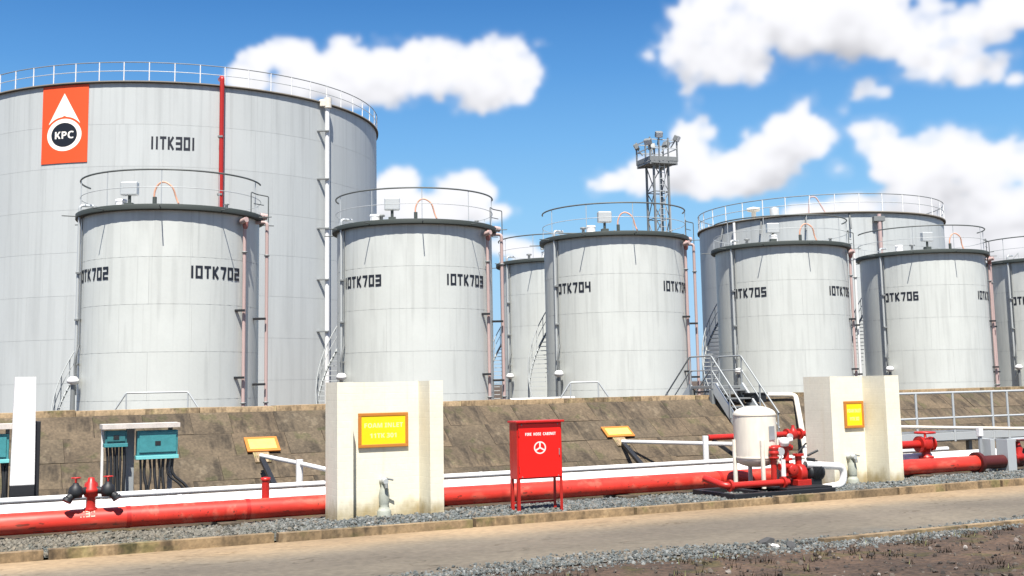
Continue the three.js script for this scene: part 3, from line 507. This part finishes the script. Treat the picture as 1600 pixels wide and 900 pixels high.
plainPipe('white_pipe', 'thick white pipe running directly behind the red pipe', -17, hit(1562, 700, -.9)[0], -.92, .222, .18, whitePaint);
plainPipe('white_pipe', 'thin white pipe farthest back, along the foot of the embankment', -17, hit(1480, 690, -1.75)[0], -1.75, .385, .047, whitePaint);

/* ---------- hydrant and valves ---------- */
function wheel(r, tube, spokes = 4) { const g = [new THREE.TorusGeometry(r, tube, 6, 20).rotateX(Math.PI / 2)]; for (let i = 0; i < spokes / 2; i++) { const a = i * Math.PI / (spokes / 2); g.push(rod([-r * Math.cos(a), 0, -r * Math.sin(a)], [r * Math.cos(a), 0, r * Math.sin(a)], tube * .8, 6)); } return g; }
const move = (gs, x, y, z) => gs.map((g) => g.clone().translate(x, y, z));
{
  const [s] = hit(142, 770, .0), o = thing('hydrant', 'red hydrant with two black side valves standing on the red pipe', 'hydrant', L(s, .02, (RP.y + RP.r - .03) * .28), PHI);
  o.scale.setScalar(.72); const y0 = RP.y + RP.r - .03;
  part('standpipe', lathe([[.12, y0], [.13, y0 + .05], [.095, y0 + .07], [.09, y0 + .26], [.13, y0 + .28], [.14, y0 + .33], [.175, y0 + .36], [.18, y0 + .42], [.13, y0 + .46], [.125, y0 + .53], [.07, y0 + .58], [.06, y0 + .64], [.005, y0 + .65]], 20), redPaint, o);
  for (const sg of [-1, 1]) {
    const v = part('side_valve', [rod([sg * .1, y0 + .4, .06], [sg * .24, y0 + .38, .14], .07, 14), lathe([[.01, -.11], [.12, -.10], [.145, 0], [.12, .1], [.07, .14], [.05, .18], [.01, .19]], 14).translate(sg * .3, y0 + .38, .17), rod([sg * .3, y0 + .37, .18], [sg * .44, y0 + .27, .24], .075, 12), rod([sg * .44, y0 + .27, .24], [sg * .47, y0 + .22, .255], .09, 12)], black, o);
    part('handwheel', [...move(wheel(.085, .013), sg * .3, y0 + .66, .17), rod([sg * .3, y0 + .52, .17], [sg * .3, y0 + .67, .17], .022, 8)], redPaint, v);
  }
}
{ // red stub
  const [s, y] = hit(415, 745, -.1); const o = thing('vent_stub', 'short red upright pipe between the white pipes left of the nearest white wall', 'pipe', L(s, -.1, 0), PHI);
  part('stub', [rod([0, .2, 0], [0, y - .02, 0], .06, 12), lathe([[.06, y - .06], [.075, y - .05], [.075, y - .01], [.01, y]], 12)], redPaint, o);
}
{ // gate valve right of the far wall
  const [s, yT] = hit(1445, 676, -.7), [, yB] = hit(1445, 716, -.7), [s1, y1] = hit(1405, 696, -.7), yc = y1, o = thing('gate_valve', 'red gate valve with handwheel beside the right side of the farther white wall', 'valve', L(s, -.7, 0), PHI);
  part('body', [lathe([[.01, yB], [.15, yB], [.16, yB + .04], [.09, yB + .06], [.1, yc - .1], [.16, yc - .08], [.16, yc + .1], [.1, yc + .13], [.07, yT - .12], [.03, yT - .1], [.025, yT]], 18), rod([-.2, yc, 0], [-.14, yc, 0], .17, 18), rod([.14, yc, 0], [.18, yc, 0], .15, 18)], redPaint, o);
  part('handwheel', move(wheel(.2, .024), 0, yT, 0), redPaint, o);
  part('inlet_pipe', rod([s1 - s - .6, yc, 0], [-.2, yc, 0], .085, 14), redPaint, o);
}

/* ---------- white foam-inlet walls ---------- */
function signTex(lines) {
  const cv = document.createElement('canvas'); cv.width = 384; cv.height = 256; const c = cv.getContext('2d'); c.fillStyle = '#edca08'; c.fillRect(0, 0, 384, 256);
  c.fillStyle = '#fbf0a0'; c.font = 'bold 58px sans-serif'; c.textAlign = 'center'; c.textBaseline = 'middle'; lines.forEach((l, i) => c.fillText(l, 192, 84 + i * 94));
  const t = new THREE.CanvasTexture(cv); t.colorSpace = THREE.SRGBColorSpace; return t;
}
function inletWall(label, px, t, depth, pyTop, signPx, lines, tapPx, signLabel) {
  const [a] = hit(px[0], 700, t), [b] = hit(px[1], 700, t), [c] = hit(px[2], 700, t), [d] = hit(px[3], 700, t), yT = hit((px[0] + px[1]) / 2, pyTop, t)[1], mid = (a + d) / 2;
  const o = thing('inlet_wall', label, 'wall', L(mid, t, 0), PHI), h = yT + .1, w = (x0, x1) => x1 - x0;
  const back = .14, wing = (x0, x1, name) => part(name, uvBox(w(x0, x1), h, depth, 0, 0, 0, h / 2 - .1), render1, o).position.set((x0 + x1) / 2 - mid, h / 2 - .1, -depth / 2);
  wing(a, b, 'wing'); wing(c, d, 'wing');
  part('back_panel', uvBox(w(b, c) - .002, h - .004, back, 0, 0, 0, h / 2 - .1), render1, o).position.set((b + c) / 2 - mid, h / 2 - .103, -depth + back / 2);
  const face = -depth + back, [s0, y1] = hit(signPx[0], signPx[2], t + face), [s1, y0] = hit(signPx[1], signPx[3], t + face), sw = s1 - s0, shh = y1 - y0;
  const sg = thing('wall_sign', signLabel, 'sign', L((s0 + s1) / 2, t + face + .022, (y0 + y1) / 2), PHI);
  part('frame', [box(sw, .05, .035, 0, shh / 2 - .025, 0, .006), box(sw, .05, .035, 0, -shh / 2 + .025, 0, .006), box(.05, shh - .1, .035, sw / 2 - .025, 0, 0, .006), box(.05, shh - .1, .035, -sw / 2 + .025, 0, 0, .006)], orangeEdge, sg);
  part('face', new THREE.BoxGeometry(sw - .1, shh - .1, .02), std('#ffffff', .5, 0, { map: signTex(lines) }), sg);
  // grey standpipe with its valve
  const tf = t + face, [ts, ty] = hit(tapPx[0], tapPx[1], tf + .12), tp = thing('standpipe', tapPx[2], 'standpipe', L(ts, tf + .12, 0), PHI), g2 = std(new THREE.Color(.42, .44, .38), .7, 0, { map: wornTex });
  part('body', lathe([[.11, -.05], [.11, .1], [.09, .13], [.062, .18], [.078, ty - .34], [.085, ty - .22], [.07, ty - .12], [.045, ty - .08], [.045, ty]], 18), g2, tp);
  const el = part('elbow', [rod([0, ty, -.11], [0, ty, .1], .042, 12), lathe([[.01, .05], [.045, .045], [.055, 0], [.045, -.045], [.01, -.05]], 14).translate(0, ty + .01, .02)], galv, tp);
  part('tap_handle', [rod([0, ty + .05, .04], [.13, ty + .02, .06], .016, 6), rod([0, ty - .03, .1], [0, ty - .1, .115], .03, 8)], galvDark, el);
  return o;
}
inletWall('cream U-shaped wall nearest the camera, with the wide yellow sign', [527, 552, 672, 693], .86, .62, 597, [559, 637, 646, 697], ['FOAM INLET', '11TK 301'], [600, 752, 'grey standpipe against the nearest cream wall, under its sign'], 'yellow sign with orange frame on the nearest cream wall');
inletWall('cream U-shaped wall farther right, beside the pressure vessel', [1302, 1313, 1388, 1410], 1.0, .74, 588, [1317, 1349, 627, 668], ['FOAM INLET', '11TK 302'], [1331, 714, 'grey standpipe against the farther cream wall by the pressure vessel'], 'yellow sign with orange frame on the farther cream wall');

/* ---------- fire cabinet ---------- */
{
  const t = 1.58, [a, yT] = hit(808, 661, t), [b] = hit(878, 661, t), yB = hit(843, 748, t)[1], w = b - a, h = yT - yB, d = .27, o = thing('fire_cabinet', 'bright red fire hose cabinet on four legs before the red pipe', 'cabinet', L((a + b) / 2, t, 0), PHI);
  part('body', box(w, h, d, 0, yB + h / 2, -d / 2 - .02, .008), cabinetRed, o);
  part('roof', [box(w + .05, .03, d + .07, 0, yT + .012, -d / 2, .006)], cabinetRed, o);
  for (const x of [-w / 2 + .025, w / 2 - .025]) for (const z of [-.045, -d + .005]) { const l = part('leg', [box(.045, yB + .1, .006, x, yB / 2 - .05, z + .02, 0), box(.006, yB + .1, .045, x + Math.sign(x) * .021, yB / 2 - .051, z, 0)], redPaint, o); }
  part('leg_brace', [box(w - .06, .03, .01, 0, .18, -.27, 0)], redPaint, o);
  const cv = document.createElement('canvas'); cv.width = 512; cv.height = 620; const c = cv.getContext('2d'); c.fillStyle = '#e6180f'; c.fillRect(0, 0, 512, 620);
  c.fillStyle = '#fff4f0'; c.font = 'bold 46px sans-serif'; c.textAlign = 'center'; c.textBaseline = 'middle'; c.save(); c.translate(265, 118); c.scale(.82, 1); c.fillText('FIRE  HOSE  CABINET', 0, 0); c.restore();
  c.strokeStyle = '#ffd9d2'; c.lineWidth = 15; c.beginPath(); c.arc(256, 278, 66, 0, 7); c.stroke(); c.lineWidth = 18; for (const q of [-90, 30, 150]) { c.beginPath(); c.moveTo(256, 278); c.lineTo(256 + 62 * Math.cos(q * Math.PI / 180), 278 + 62 * Math.sin(q * Math.PI / 180)); c.stroke(); }
  const tx = new THREE.CanvasTexture(cv); tx.colorSpace = THREE.SRGBColorSpace;
  const door = part('door', new THREE.PlaneGeometry(w - .05, h - .05).translate(0, 0, .0092), std('#ffffff', .35, 0, { map: tx }), o); door.position.set(0, yB + h / 2, -.02 + .002);
  part('door_panel', box(w - .044, h - .044, .016, 0, 0, .0005, .004), cabinetRed, door);
  part('handle', [box(.014, .1, .02, w / 2 - .06, -.03, .02, .003)], galvDark, door);
  for (const y of [-.32, .32]) part('hinge', rod([-w / 2 + .03, y * h - .05, .012], [-w / 2 + .03, y * h + .05, .012], .011, 8), redPaint, door);
  part('bolt_head', [[-.4, .46], [.4, .46], [-.4, -.46], [.4, -.46]].map(([x, y]) => box(.018, .018, .012, x * w, y * h, .012, .003)), galvDark, door);
}

/* ---------- pressure vessel, pump skid and their pipes ---------- */
{
  const t = .95, [sl] = hit(1148, 690, t), [sr] = hit(1212, 690, t), s = (sl + sr) / 2, R = (sr - sl) / 2 * .84, yT = hit(1180, 634, t)[1], yB = hit(1180, 727, t)[1];
  const o = thing('pressure_vessel', 'cream upright pressure vessel with domed ends on thin legs', 'pressure vessel', L(s, t, 0), PHI);
  const dome = .15; const pts = [[.005, yB - .03]]; for (let i = 1; i <= 6; i++) { const a = i / 6 * Math.PI / 2; pts.push([R * Math.sin(a), yB + dome - .03 - dome * Math.cos(a)]); } for (let i = 6; i >= 0; i--) { const a = i / 6 * Math.PI / 2; pts.push([R * Math.sin(a), yT - dome + dome * Math.cos(a)]); } pts[pts.length - 1][0] = .005;
  part('shell', lathe(pts, 40), cream, o);
  part('seam_band', [lathe([[R, yT - dome - .02], [R + .008, yT - dome - .02], [R + .008, yT - dome + .01], [R, yT - dome + .01]], 40), lathe([[R, yB + dome - .02], [R + .008, yB + dome - .02], [R + .008, yB + dome + .01], [R, yB + dome + .01]], 40)], cream, o);
  const pl = part('name_plate', box(.14, .24, .012, 0, 0, 0, .003), std(new THREE.Color(.36, .37, .38), .4, .4), o); { const a = 12 * Math.PI / 180; pl.position.set((R + .006) * Math.sin(a), hit(1200, 675, t)[1], (R + .006) * Math.cos(a)); pl.rotation.y = a; }
  for (const a of [-20, 70, 160, 250]) part('leg', rod(pol(R + .01, a, yB + .45), pol(R + .01, a, .14), .04, 10), cream, o);
}
{
  const t = 1.25, sA = hit(1116, 765, t)[0], sB = hit(1272, 770, t)[0], s0 = (sA + sB) / 2, w = sB - sA, X = (px, py, tt = t) => hit(px, py, tt)[0] - s0, Y = (px, py, tt = t) => hit(px, py, tt)[1];
  const o = thing('pump_skid', 'red pump and valve set on a black base beside the pressure vessel', 'pump', L(s0, t, 0), PHI), z = .3;
  part('base', [box(w, .09, .1, 0, .09, .52, .01), box(w, .09, .1, 0, .09, -.6, .01), ...[-.48, -.16, .16, .48].map((f) => box(.1, .085, 1.04, w * f, .09, -.04, .01)), box(w * .46, .03, 1.1, w * .26, .15, -.04, .004)], black, o);
  const yl = .25; part('suction_pipe', pipe([[X(1112, 752), yl + .1, -.2], [X(1112, 752) + .05, yl, z], [X(1215, 757), yl, z]], .058, 12, .14), redPaint, o);
  part('suction_flange', [rod([X(1122, 752), yl, z], [X(1122, 752) + .05, yl, z], .1, 16), rod([X(1205, 757), yl, z], [X(1205, 757) + .05, yl, z], .1, 16)], redPaint, o);
  const px = X(1246, 748), py = .36;
  part('pump_volute', [lathe([[.01, -.09], [.15, -.08], [.17, -.04], [.17, .04], [.15, .08], [.01, .09]], 22).rotateZ(Math.PI / 2).translate(px, py, .05), rod([px - .3, py, .05], [px - .08, py, .05], .07, 14), rod([px - .32, py, .05], [px - .27, py, .05], .12, 16), rod([px, py, .05], [px, py + .34, .05], .06, 12), rod([px, py + .3, .05], [px, py + .34, .05], .1, 14), box(.3, .12, .3, px, .2, .05, .01)], redPaint, o);
  const mo = part('motor', [lathe([[.01, -.17], [.1, -.16], [.13, -.12], [.14, -.1], [.14, .14], [.11, .17], [.01, .18]], 20).rotateZ(-Math.PI / 2).translate(px + .32, py, .05), box(.16, .1, .12, px + .3, py + .16, .05, .01), box(.24, .14, .2, px + .3, .2, .05, .01)], black, o);
  part('cooling_fin', [...Array(7).keys()].map((i) => lathe([[.1, -.006], [.158, -.006], [.158, .006], [.1, .006]], 20).rotateZ(Math.PI / 2).translate(px + .23 + i * .03, py, .05)), black, mo);
  // upright manifold
  const mx = X(1222, 720), yTop = Y(1222, 690);
  part('manifold', [rod([mx, .2, .12], [mx, yTop, .12], .05, 12), ...[.36, .62, .86].map((y) => rod([mx, y - .02, .12], [mx, y + .02, .12], .1, 14)), rod([mx - .3, .82, .12], [mx + .12, .82, .12], .05, 12), rod([mx - .2, .5, .16], [mx + .1, .5, .16], .055, 12), pipe([[mx - .28, .82, .12], [mx - .28, .3, .12]], .05, 12)], redPaint, o);
  part('check_valve', [lathe([[.01, -.11], [.08, -.11], [.085, -.07], [.06, -.05], [.09, -.02], [.09, .02], [.06, .05], [.085, .07], [.08, .11], [.01, .11]], 16).translate(mx - .28, .74, .14), lathe([[.01, -.1], [.09, -.1], [.09, -.06], [.06, -.05], [.06, .05], [.09, .06], [.09, .1], [.01, .1]], 16).rotateX(Math.PI / 2).translate(mx + .02, .44, .2)], redPaint, o);
  part('white_valve', [lathe([[.01, -.08], [.07, -.07], [.09, 0], [.07, .07], [.01, .08]], 14).translate(mx - .08, .92, .18), rod([mx - .1, .92, .16], [mx + .1, .95, .16], .04, 10)], whitePaint, o);
  part('white_tube', rod([mx - .14, .34, .2], [mx - .14, .62, .2], .045, 10), whitePaint, o);
  part('gauge', [rod([mx - .17, .6, .2], [mx - .17, .7, .2], .015, 8), rod([mx - .17, .76, .17], [mx - .17, .76, .21], .07, 16), rod([mx + .1, 1.0, .1], [mx + .1, 1.0, .14], .055, 16)], galv, o);
  part('lever', [rod([px - .02, py + .36, .08], [px + .13, py + .52, .12], .016, 6), rod([px + .18, py + .3, .08], [px + .38, py + .38, .12], .02, 6), rod([px + .16, py + .24, .08], [px + .3, py + .22, .12], .03, 8)], black, o);
}
const tube = (name, label, pts, r, mat, seg = 12, bend = .12, cat = 'pipe') => { const c = V(0, 0, 0); pts.forEach((p) => c.add(p)); c.divideScalar(pts.length).setY(0); const m = part(numbered(name), pipe(pts.map((p) => p.clone().sub(c).toArray()), r, seg, bend), mat, scene); m.position.copy(c); return tag(m, label, cat); };
const P = (px, py, t) => { const [s, y] = hit(px, py, t); return L(s, t, y); };
tube('bent_pipe', 'white hairpin pipe at the foot of the farther cream wall', [P(1258, 726, 1.35), P(1318, 729, 1.35), P(1318, 757, 1.35), P(1262, 766, 1.35)], .064, whitePaint, 14, .16);
tube('bent_pipe', 'cream pipe coming over the embankment and down left of the farther cream wall', [P(1186, 617, -5.1), P(1243, 617, -5.1), P(1250, 655, -4.1), P(1258, 702, -2.7), P(1262, 735, -1)], .062, cream, 10, .2);
{
  const t = -2.5, [a, ya] = hit(1106, 684, t), [b] = hit(1262, 688, t), [vs] = hit(1240, 690, t), o = thing('red_branch_pipe', 'thin red pipe with a valve passing behind the pressure vessel', 'pipe', L(a, t, 0), PHI), l = b - a;
  part('pipe_length', rod([0, ya, 0], [l, ya, 0], .062, 12), redPaint, o);
  part('valve_body', [lathe([[.01, -.12], [.075, -.10], [.10, 0], [.075, .09], [.04, .12], [.03, .19]], 16).translate(vs - a, ya, 0), rod([vs - a - .2, ya, 0], [vs - a - .15, ya, 0], .12, 14), rod([vs - a + .15, ya, 0], [vs - a + .2, ya, 0], .12, 14)], redPaint, o);
  part('support', [bar([.12, ya - .05, 0], [.75, .02, .9], .07, .07)], black, o);
}
// white guard rails over the pipes, with their dark struts
function guard(label, px, t, strutPx, sTop) {
  const pts = px.rail.map(([x, y, tt]) => P(x, y, tt ?? t)), c = pts[1].clone().setY(0), q = (v) => v.clone().sub(c).toArray(), o = thing('guard_rail', label, 'rail', c);
  part('rail', pipe(pts.map(q), .04, 10, .02), whitePaint, o);
  const top = P(px.post[0], px.post[1], px.post[2] ?? t); part('post', rod([top.x - c.x, 0, top.z - c.z], q(top), .062, 10), whitePaint, o);
  const a = P(strutPx[0], strutPx[1], t - .05), b = P(strutPx[2], strutPx[3], strutPx[4]); part('strut', bar(q(a), q(b), .09, .07), black, o);
  return o;
}
guard('white rail on a post left of the nearest cream wall', { rail: [[408, 712, -3.6], [468, 724, -2.3], [512, 734, -1.6]], post: [468, 718, -2.3] }, -3.5, [409, 716, 428, 757, -2.2]);
guard('long white rail on a post left of the pressure vessel', { rail: [[972, 690, -3.9], [1102, 693, -2.2], [1160, 694, -2]], post: [1102, 681, -2.2] }, -3.8, [974, 693, 1004, 728, -2.6]);
// yellow plates on the slope
for (const [pts, label] of [[[[380, 686], [432, 686], [438, 709], [386, 710]], 'pale yellow plate lying on the embankment left of the nearest cream wall'], [[[940, 670], [984, 670], [989, 685], [950, 686]], 'pale yellow plate lying on the embankment right of the red cabinet']]) {
  const cx = (pts[0][0] + pts[2][0]) / 2, cy = (pts[0][1] + pts[2][1]) / 2;
  // meet the slope plane
  const n = V(0, Math.cos(slopeAng), 0).addScaledVector(N, Math.sin(slopeAng)), p0 = L(0, FOOT, 0), at = (px, py) => { const d = dirOf(px, py), k = p0.clone().sub(camera.position).dot(n) / d.dot(n); return camera.position.clone().addScaledVector(d, k); };
  const w = at(pts[1][0], cy).distanceTo(at(pts[0][0], cy)), h = at(cx, pts[0][1]).distanceTo(at(cx, pts[2][1])) * .95, c = at(cx, cy);
  const o = thing('slope_sign', label, 'sign', c.addScaledVector(n, .05)); o.quaternion.copy(slopeTurn);
  part('plate', box(w, .03, h, 0, 0, 0, .004), orangeEdge, o); part('face', box(w - .12, .02, h - .14, 0, .014, .01, .003), yellowPale, o);
  part('concrete_pad', box(.3, .05, .5, -w * .1, -.035, h * .6, .01), copingMat[2], o);
}

/* ---------- junction boxes, pillar, posts ---------- */
{
  const t = -2.55, [a, yT] = hit(158, 663, t), [b] = hit(278, 663, t), o = thing('cable_stand', 'post-framed shelter with two teal junction boxes and hanging black cables', 'junction box', L((a + b) / 2, t, 0), PHI), m = (a + b) / 2, X = (px, py) => hit(px, py, t)[0] - m, Y = (px, py) => hit(px, py, t)[1];
  part('canopy', uvBox(b - a, .075, .46, 0, yT - .04, 0), canopy, o);
  for (const [x0, x1, mat] of [[159, 163, whitePaint], [198, 211, steelPost], [264, 271, steelPost]]) part('post', box(X(x1, 700) - X(x0, 700), yT - .08, .06, (X(x0, 700) + X(x1, 700)) / 2, (yT - .08) / 2, -.12, .006), mat, o);
  for (const [x0, x1, y0, y1, mat] of [[163, 197, 673, 694, tealDark], [213, 276, 673, 713, teal]]) {
    const x = (X(x0, y0) + X(x1, y0)) / 2, w = X(x1, y0) - X(x0, y0), yt = Y(x0, y0), yb = Y(x0, y1), bx = part('junction_box', box(w, yt - yb, .2, x, (yt + yb) / 2, .05, .012), mat, o);
    part('lid', box(w - .06, (yt - yb) * .8, .02, x, (yt + yb) / 2 + .02, .16, .006), mat, bx); part('gland_plate', box(w + .03, .06, .22, x, yb - .02, .05, .006), mat === teal ? std(new THREE.Color(.16, .5, .5), .5) : teal, bx);
    part('name_plate', box(.09, .07, .006, x, (yt + yb) / 2, .174, .001), black, bx);
    const n = mat === teal ? 8 : 6; for (let k = 0; k < n; k++) { const cx = x - w * .4 + w * .8 * k / (n - 1), lean = mat === teal && k > n - 3 ? .42 : rr(-.04, .06); part('cable', new THREE.TubeGeometry(new THREE.CatmullRomCurve3([V(cx, yb - .03, .05), V(cx + rr(-.02, .02), yb - .3, .08), V(cx + lean * .5, yb * .45, .12), V(cx + lean, .0, .1 + rr(-.04, .1))]), 12, .019 + .006 * (k % 2), 6), black, o); }
  }
}
{
  const t = -2.45, [a, yT] = hit(-60, 668, t), [b] = hit(19, 668, t), o = thing('cable_stand', 'teal junction box under a shelf at the left edge of the photo', 'junction box', L((a + b) / 2, t, 0), PHI), w = b - a, yt = hit(0, 678, t)[1], yb = hit(0, 718, t)[1];
  part('canopy', uvBox(w + .06, .08, .46, 0, yT + .0, 0), canopy, o); const bx = part('junction_box', box(w - .08, yt - yb, .2, 0, (yt + yb) / 2, .05, .012), teal, o); part('lid', box(w - .16, (yt - yb) * .8, .02, 0, (yt + yb) / 2, .16, .006), teal, bx); part('gland_plate', box(w - .06, .06, .22, 0, yb - .02, .05, .006), std(new THREE.Color(.16, .5, .5), .5), bx);
  for (const x of [-w / 2 + .05, w / 2 - .06]) part('post', box(.06, yT - .04, .05, x, (yT - .04) / 2, -.12, .006), steelPost, o);
  for (let k = 0; k < 10; k++) { const cx = -w * .42 + w * .84 * k / 9; part('cable', new THREE.TubeGeometry(new THREE.CatmullRomCurve3([V(cx, yb - .03, .05), V(cx + rr(-.03, .03), yb * .5, .1), V(cx + rr(-.05, .05), 0, .12)]), 8, .028, 6), black, o); }
}
{
  const t = -2.2, [a] = hit(18, 700, t), [b] = hit(54, 700, t), yT = hit(36, 589, t)[1], yB = hit(36, 757, t)[1], o = thing('white_pillar', 'tall plain white pillar on a dark base near the left edge', 'pillar', L((a + b) / 2, t, 0), PHI);
  const w = b - a, h = yT - yB, g = uvBox(w * .98, h, .2), p = g.attributes.position; for (let i = 0; i < p.count; i++) p.setX(i, p.getX(i) * (p.getY(i) < 0 ? 1.08 : .94)); part('shaft', g, whitePaint, o).position.set(0, yB + h / 2, 0);
  part('base', [box(w * 1.06, yB, .3, 0, yB / 2, -.02, .01), box(.1, yT - .7, .22, w / 2 + .03, (yT - .7) / 2, -.08, .01)], black, o);
}
// walkway with galvanised rails at the right
{
  const t = -2.45, [a] = hit(1392, 640, t), b = hit(1760, 640, t)[0], o = thing('walkway', 'raised walkway with galvanised rails in front of the embankment at right', 'walkway', L(a, t, 0), PHI), l = b - a, yr = hit(1500, 613, t)[1], ym = hit(1500, 652, t)[1], yf0 = hit(1500, 673, t)[1], yf1 = hit(1500, 689, t)[1];
  part('deck', box(l, yf0 - yf1, .5, l / 2, (yf0 + yf1) / 2, -.28, .01), galvDark, o);
  part('edge_channel', box(l, yf0 - yf1 - .06, .03, l / 2, (yf0 + yf1) / 2, -.01, .004), galv, o);
  part('top_rail', rod([0, yr, 0], [l, yr, 0], .028, 8), galv, o); part('middle_rail', rod([0, ym, 0], [l, ym, 0], .024, 8), galv, o);
  for (const px of [1432, 1490, 1551, 1575, 1640, 1700]) { const x = hit(px, 650, t)[0] - a; part('rail_post', rod([x, yf1, .005], [x, yr, .005], .028, 8), galv, o); }
  for (let x = .4; x < l; x += 2.2) part('support', bar([x, 0, -.25], [x, yf1 + .01, -.25], .1, .1), galvDark, o);
}
tube('rail_pipe', 'thin cream pipe running level in front of the galvanised walkway', [P(1392, 667, -1.9), P(1534, 669, -1.9), P(1720, 671, -1.9)], .038, cream, 10, .02);
{
  const t = -.35, [s, yT] = hit(1530, 667, t), o = thing('marker_post', 'slim grey post with a white cap at the end of the red pipe', 'post', L(s, t, 0), PHI);
  part('post', box(.07, yT - .1, .05, 0, (yT - .1) / 2 - .03, 0, .006), steelPost, o); part('cap', box(.12, .2, .1, 0, yT - .1, 0, .015), whitePaint, o);
}
{
  const t = .0, [a, yT] = hit(1558, 686, t), [b] = hit(1600, 686, t), o = thing('pipe_stand', 'grey steel stand holding a red valve at the right edge', 'stand', L(a, t, 0), PHI), w = b - a + .5;
  for (const [x0, x1] of [[1558, 1565], [1566, 1579]]) { const xa = hit(x0, 710, t)[0] - a, xb = hit(x1, 710, t)[0] - a; part('upright', box(xb - xa, yT, .3, (xa + xb) / 2, yT / 2, x0 === 1558 ? -.3 : 0, .008), galv, o); }
  part('top_beam', box(w * .9, .06, .3, w * .55, yT - .03, -.02, .008), galv, o); part('upright', box(.12, yT - .06, .28, w - .1, (yT - .06) / 2, 0, .008), galv, o);
  const x = hit(1588, 710, t)[0] - a, v = part('valve_body', [lathe([[.01, .18], [.11, .2], [.12, .3], [.07, .36], [.09, .44], [.06, .5], [.03, .62]], 16).translate(x, .02, .06), rod([x - .12, .28, .06], [x + .5, .24, .06], .075, 12)], redPaint, o); part('handwheel', move(wheel(.13, .02), x, .64, .06), std(new THREE.Color(.09, .01, .01), .5), v);
  part('outlet', rod([x + .1, .16, .12], [x + .4, .1, .2], .08, 12), galv, o);
}

/* ---------- stile over the embankment ---------- */
{
  const t0 = CREST - .3, s0 = hit(1098, 604, t0)[0], yL = hit(1098, 604, t0)[1], o = thing('stile_stair', 'galvanised stair crossing the embankment between tanks 704 and 705', 'stair', L(s0, t0, 0), PHI), w = .78;
  // outer flight, towards the road
  const n = 7, run = 1.35, top = yL, bot = yL - 1.35, ok = (f) => [.45 + run * f, top + (bot - top) * f];
  for (const x of [0, w]) part('stringer', bar([x, ok(0)[1], ok(0)[0]], [x, bot, ok(1)[0]], .05, .22), galv, o);
  for (let i = 0; i < n; i++) { const [z, y] = ok((i + .6) / n); part('tread', box(w - .06, .035, .24, w / 2, y + .02, z, .004), galvDark, o); }
  // inner flight, down behind
  for (const x of [0, w]) part('stringer', bar([x, top, -.45], [x, .1, -2.6], .05, .2), galv, o);
  for (let i = 0; i < n; i++) { const f = (i + .6) / n; part('tread', box(w - .06, .035, .24, w / 2, top + (.1 - top) * f + .02, -.45 - 2.15 * f, .004), galvDark, o); }
  part('landing', box(w + .1, .07, .92, w / 2, top - .02, 0, .008), galvDark, o);
  part('bearer', [bar([-.02, top - .08, .4], [-.02, TOP - .3, .42], .1, .1), bar([w + .02, top - .08, .4], [w + .02, TOP - .5, .42], .1, .1), bar([-.02, top - .08, -.4], [-.02, TOP - .2, -.42], .1, .1), bar([w + .02, top - .08, -.4], [w + .02, TOP - .2, -.42], .1, .1), bar([0, top - .15, .4], [w, TOP - .1, .4], .06, .06)], galvDark, o);
  for (const x of [-.04, w + .04]) part('handrail', [pipe([[x, bot + .72, ok(1)[0]], [x, top + .72, .45], [x, top + .72, -.45], [x, .8, -2.6]], .02, 8, .04), pipe([[x, bot + .38, ok(1)[0]], [x, top + .38, .45], [x, top + .38, -.45], [x, .45, -2.6]], .015, 8, .04), ...[[.45, top], [-.45, top], [.45 + run * .5, (top + bot) / 2], [.45 + run * .97, bot + .05], [-1.5, top * .55]].map(([z, y]) => rod([x, y - .05, z], [x, y + .72, z], .02, 8))], galvMid, o);
}
// pipework seen over the crest
tube('white_pipe', 'white level pipe low between tanks 703 and 704', [V(-.2, 1.32, -46), V(2.4, 1.34, -47.2)], .12, whitePaint, 12);
for (const [x0, x1, z, h, label] of [[-12.6, -10.6, -37.5, 1.95, 'thin grey pipe rail at the foot of the leftmost small tank'], [2.0, 3.0, -41.5, 2.02, 'thin grey pipe rail at the foot of the tank before the lighting tower']]) {
  const o = thing('pipe_rail', label, 'rail', [(x0 + x1) / 2, 0, z]), w = (x1 - x0) / 2; part('top_rail', pipe([[-w - .5, h - .75, 0], [-w, h, 0], [w, h, 0], [w + .4, h - .6, 0]], .028, 8, .06), galv, o); part('post', rod([-w, 0, 0], [-w, h, 0], .025, 8), galv, o); part('post', rod([w, 0, 0], [w, h, 0], .025, 8), galv, o);
}
{ // dark hose box behind the crest left of the vessel
  const t = CREST + .45, [s, y] = hit(1180, 622, t), o = thing('valve_box', 'dark box on the embankment crest behind the pressure vessel', 'box', L(s, t, 0), PHI); part('body', box(.44, .2, .3, 0, y, 0, .02), black, o); part('lid', box(.5, .04, .34, 0, y + .11, 0, .01), black, o); part('stand', rod([0, TOP - .5, 0], [0, y - .1, 0], .05, 8), galvDark, o);
}

if (0 && typeof console !== 'undefined') console.log('crest', hit(640, 636, CREST), 'thin', hit(300, 762, -1.75), 'white', hit(300, 772, -.92), 'red', hit(300, 789, 0), hit(1000, 733, 0), 'kerb', hit(400, 845, 2.3), hit(1200, 785, 2.3));
renderer.render(scene, camera);
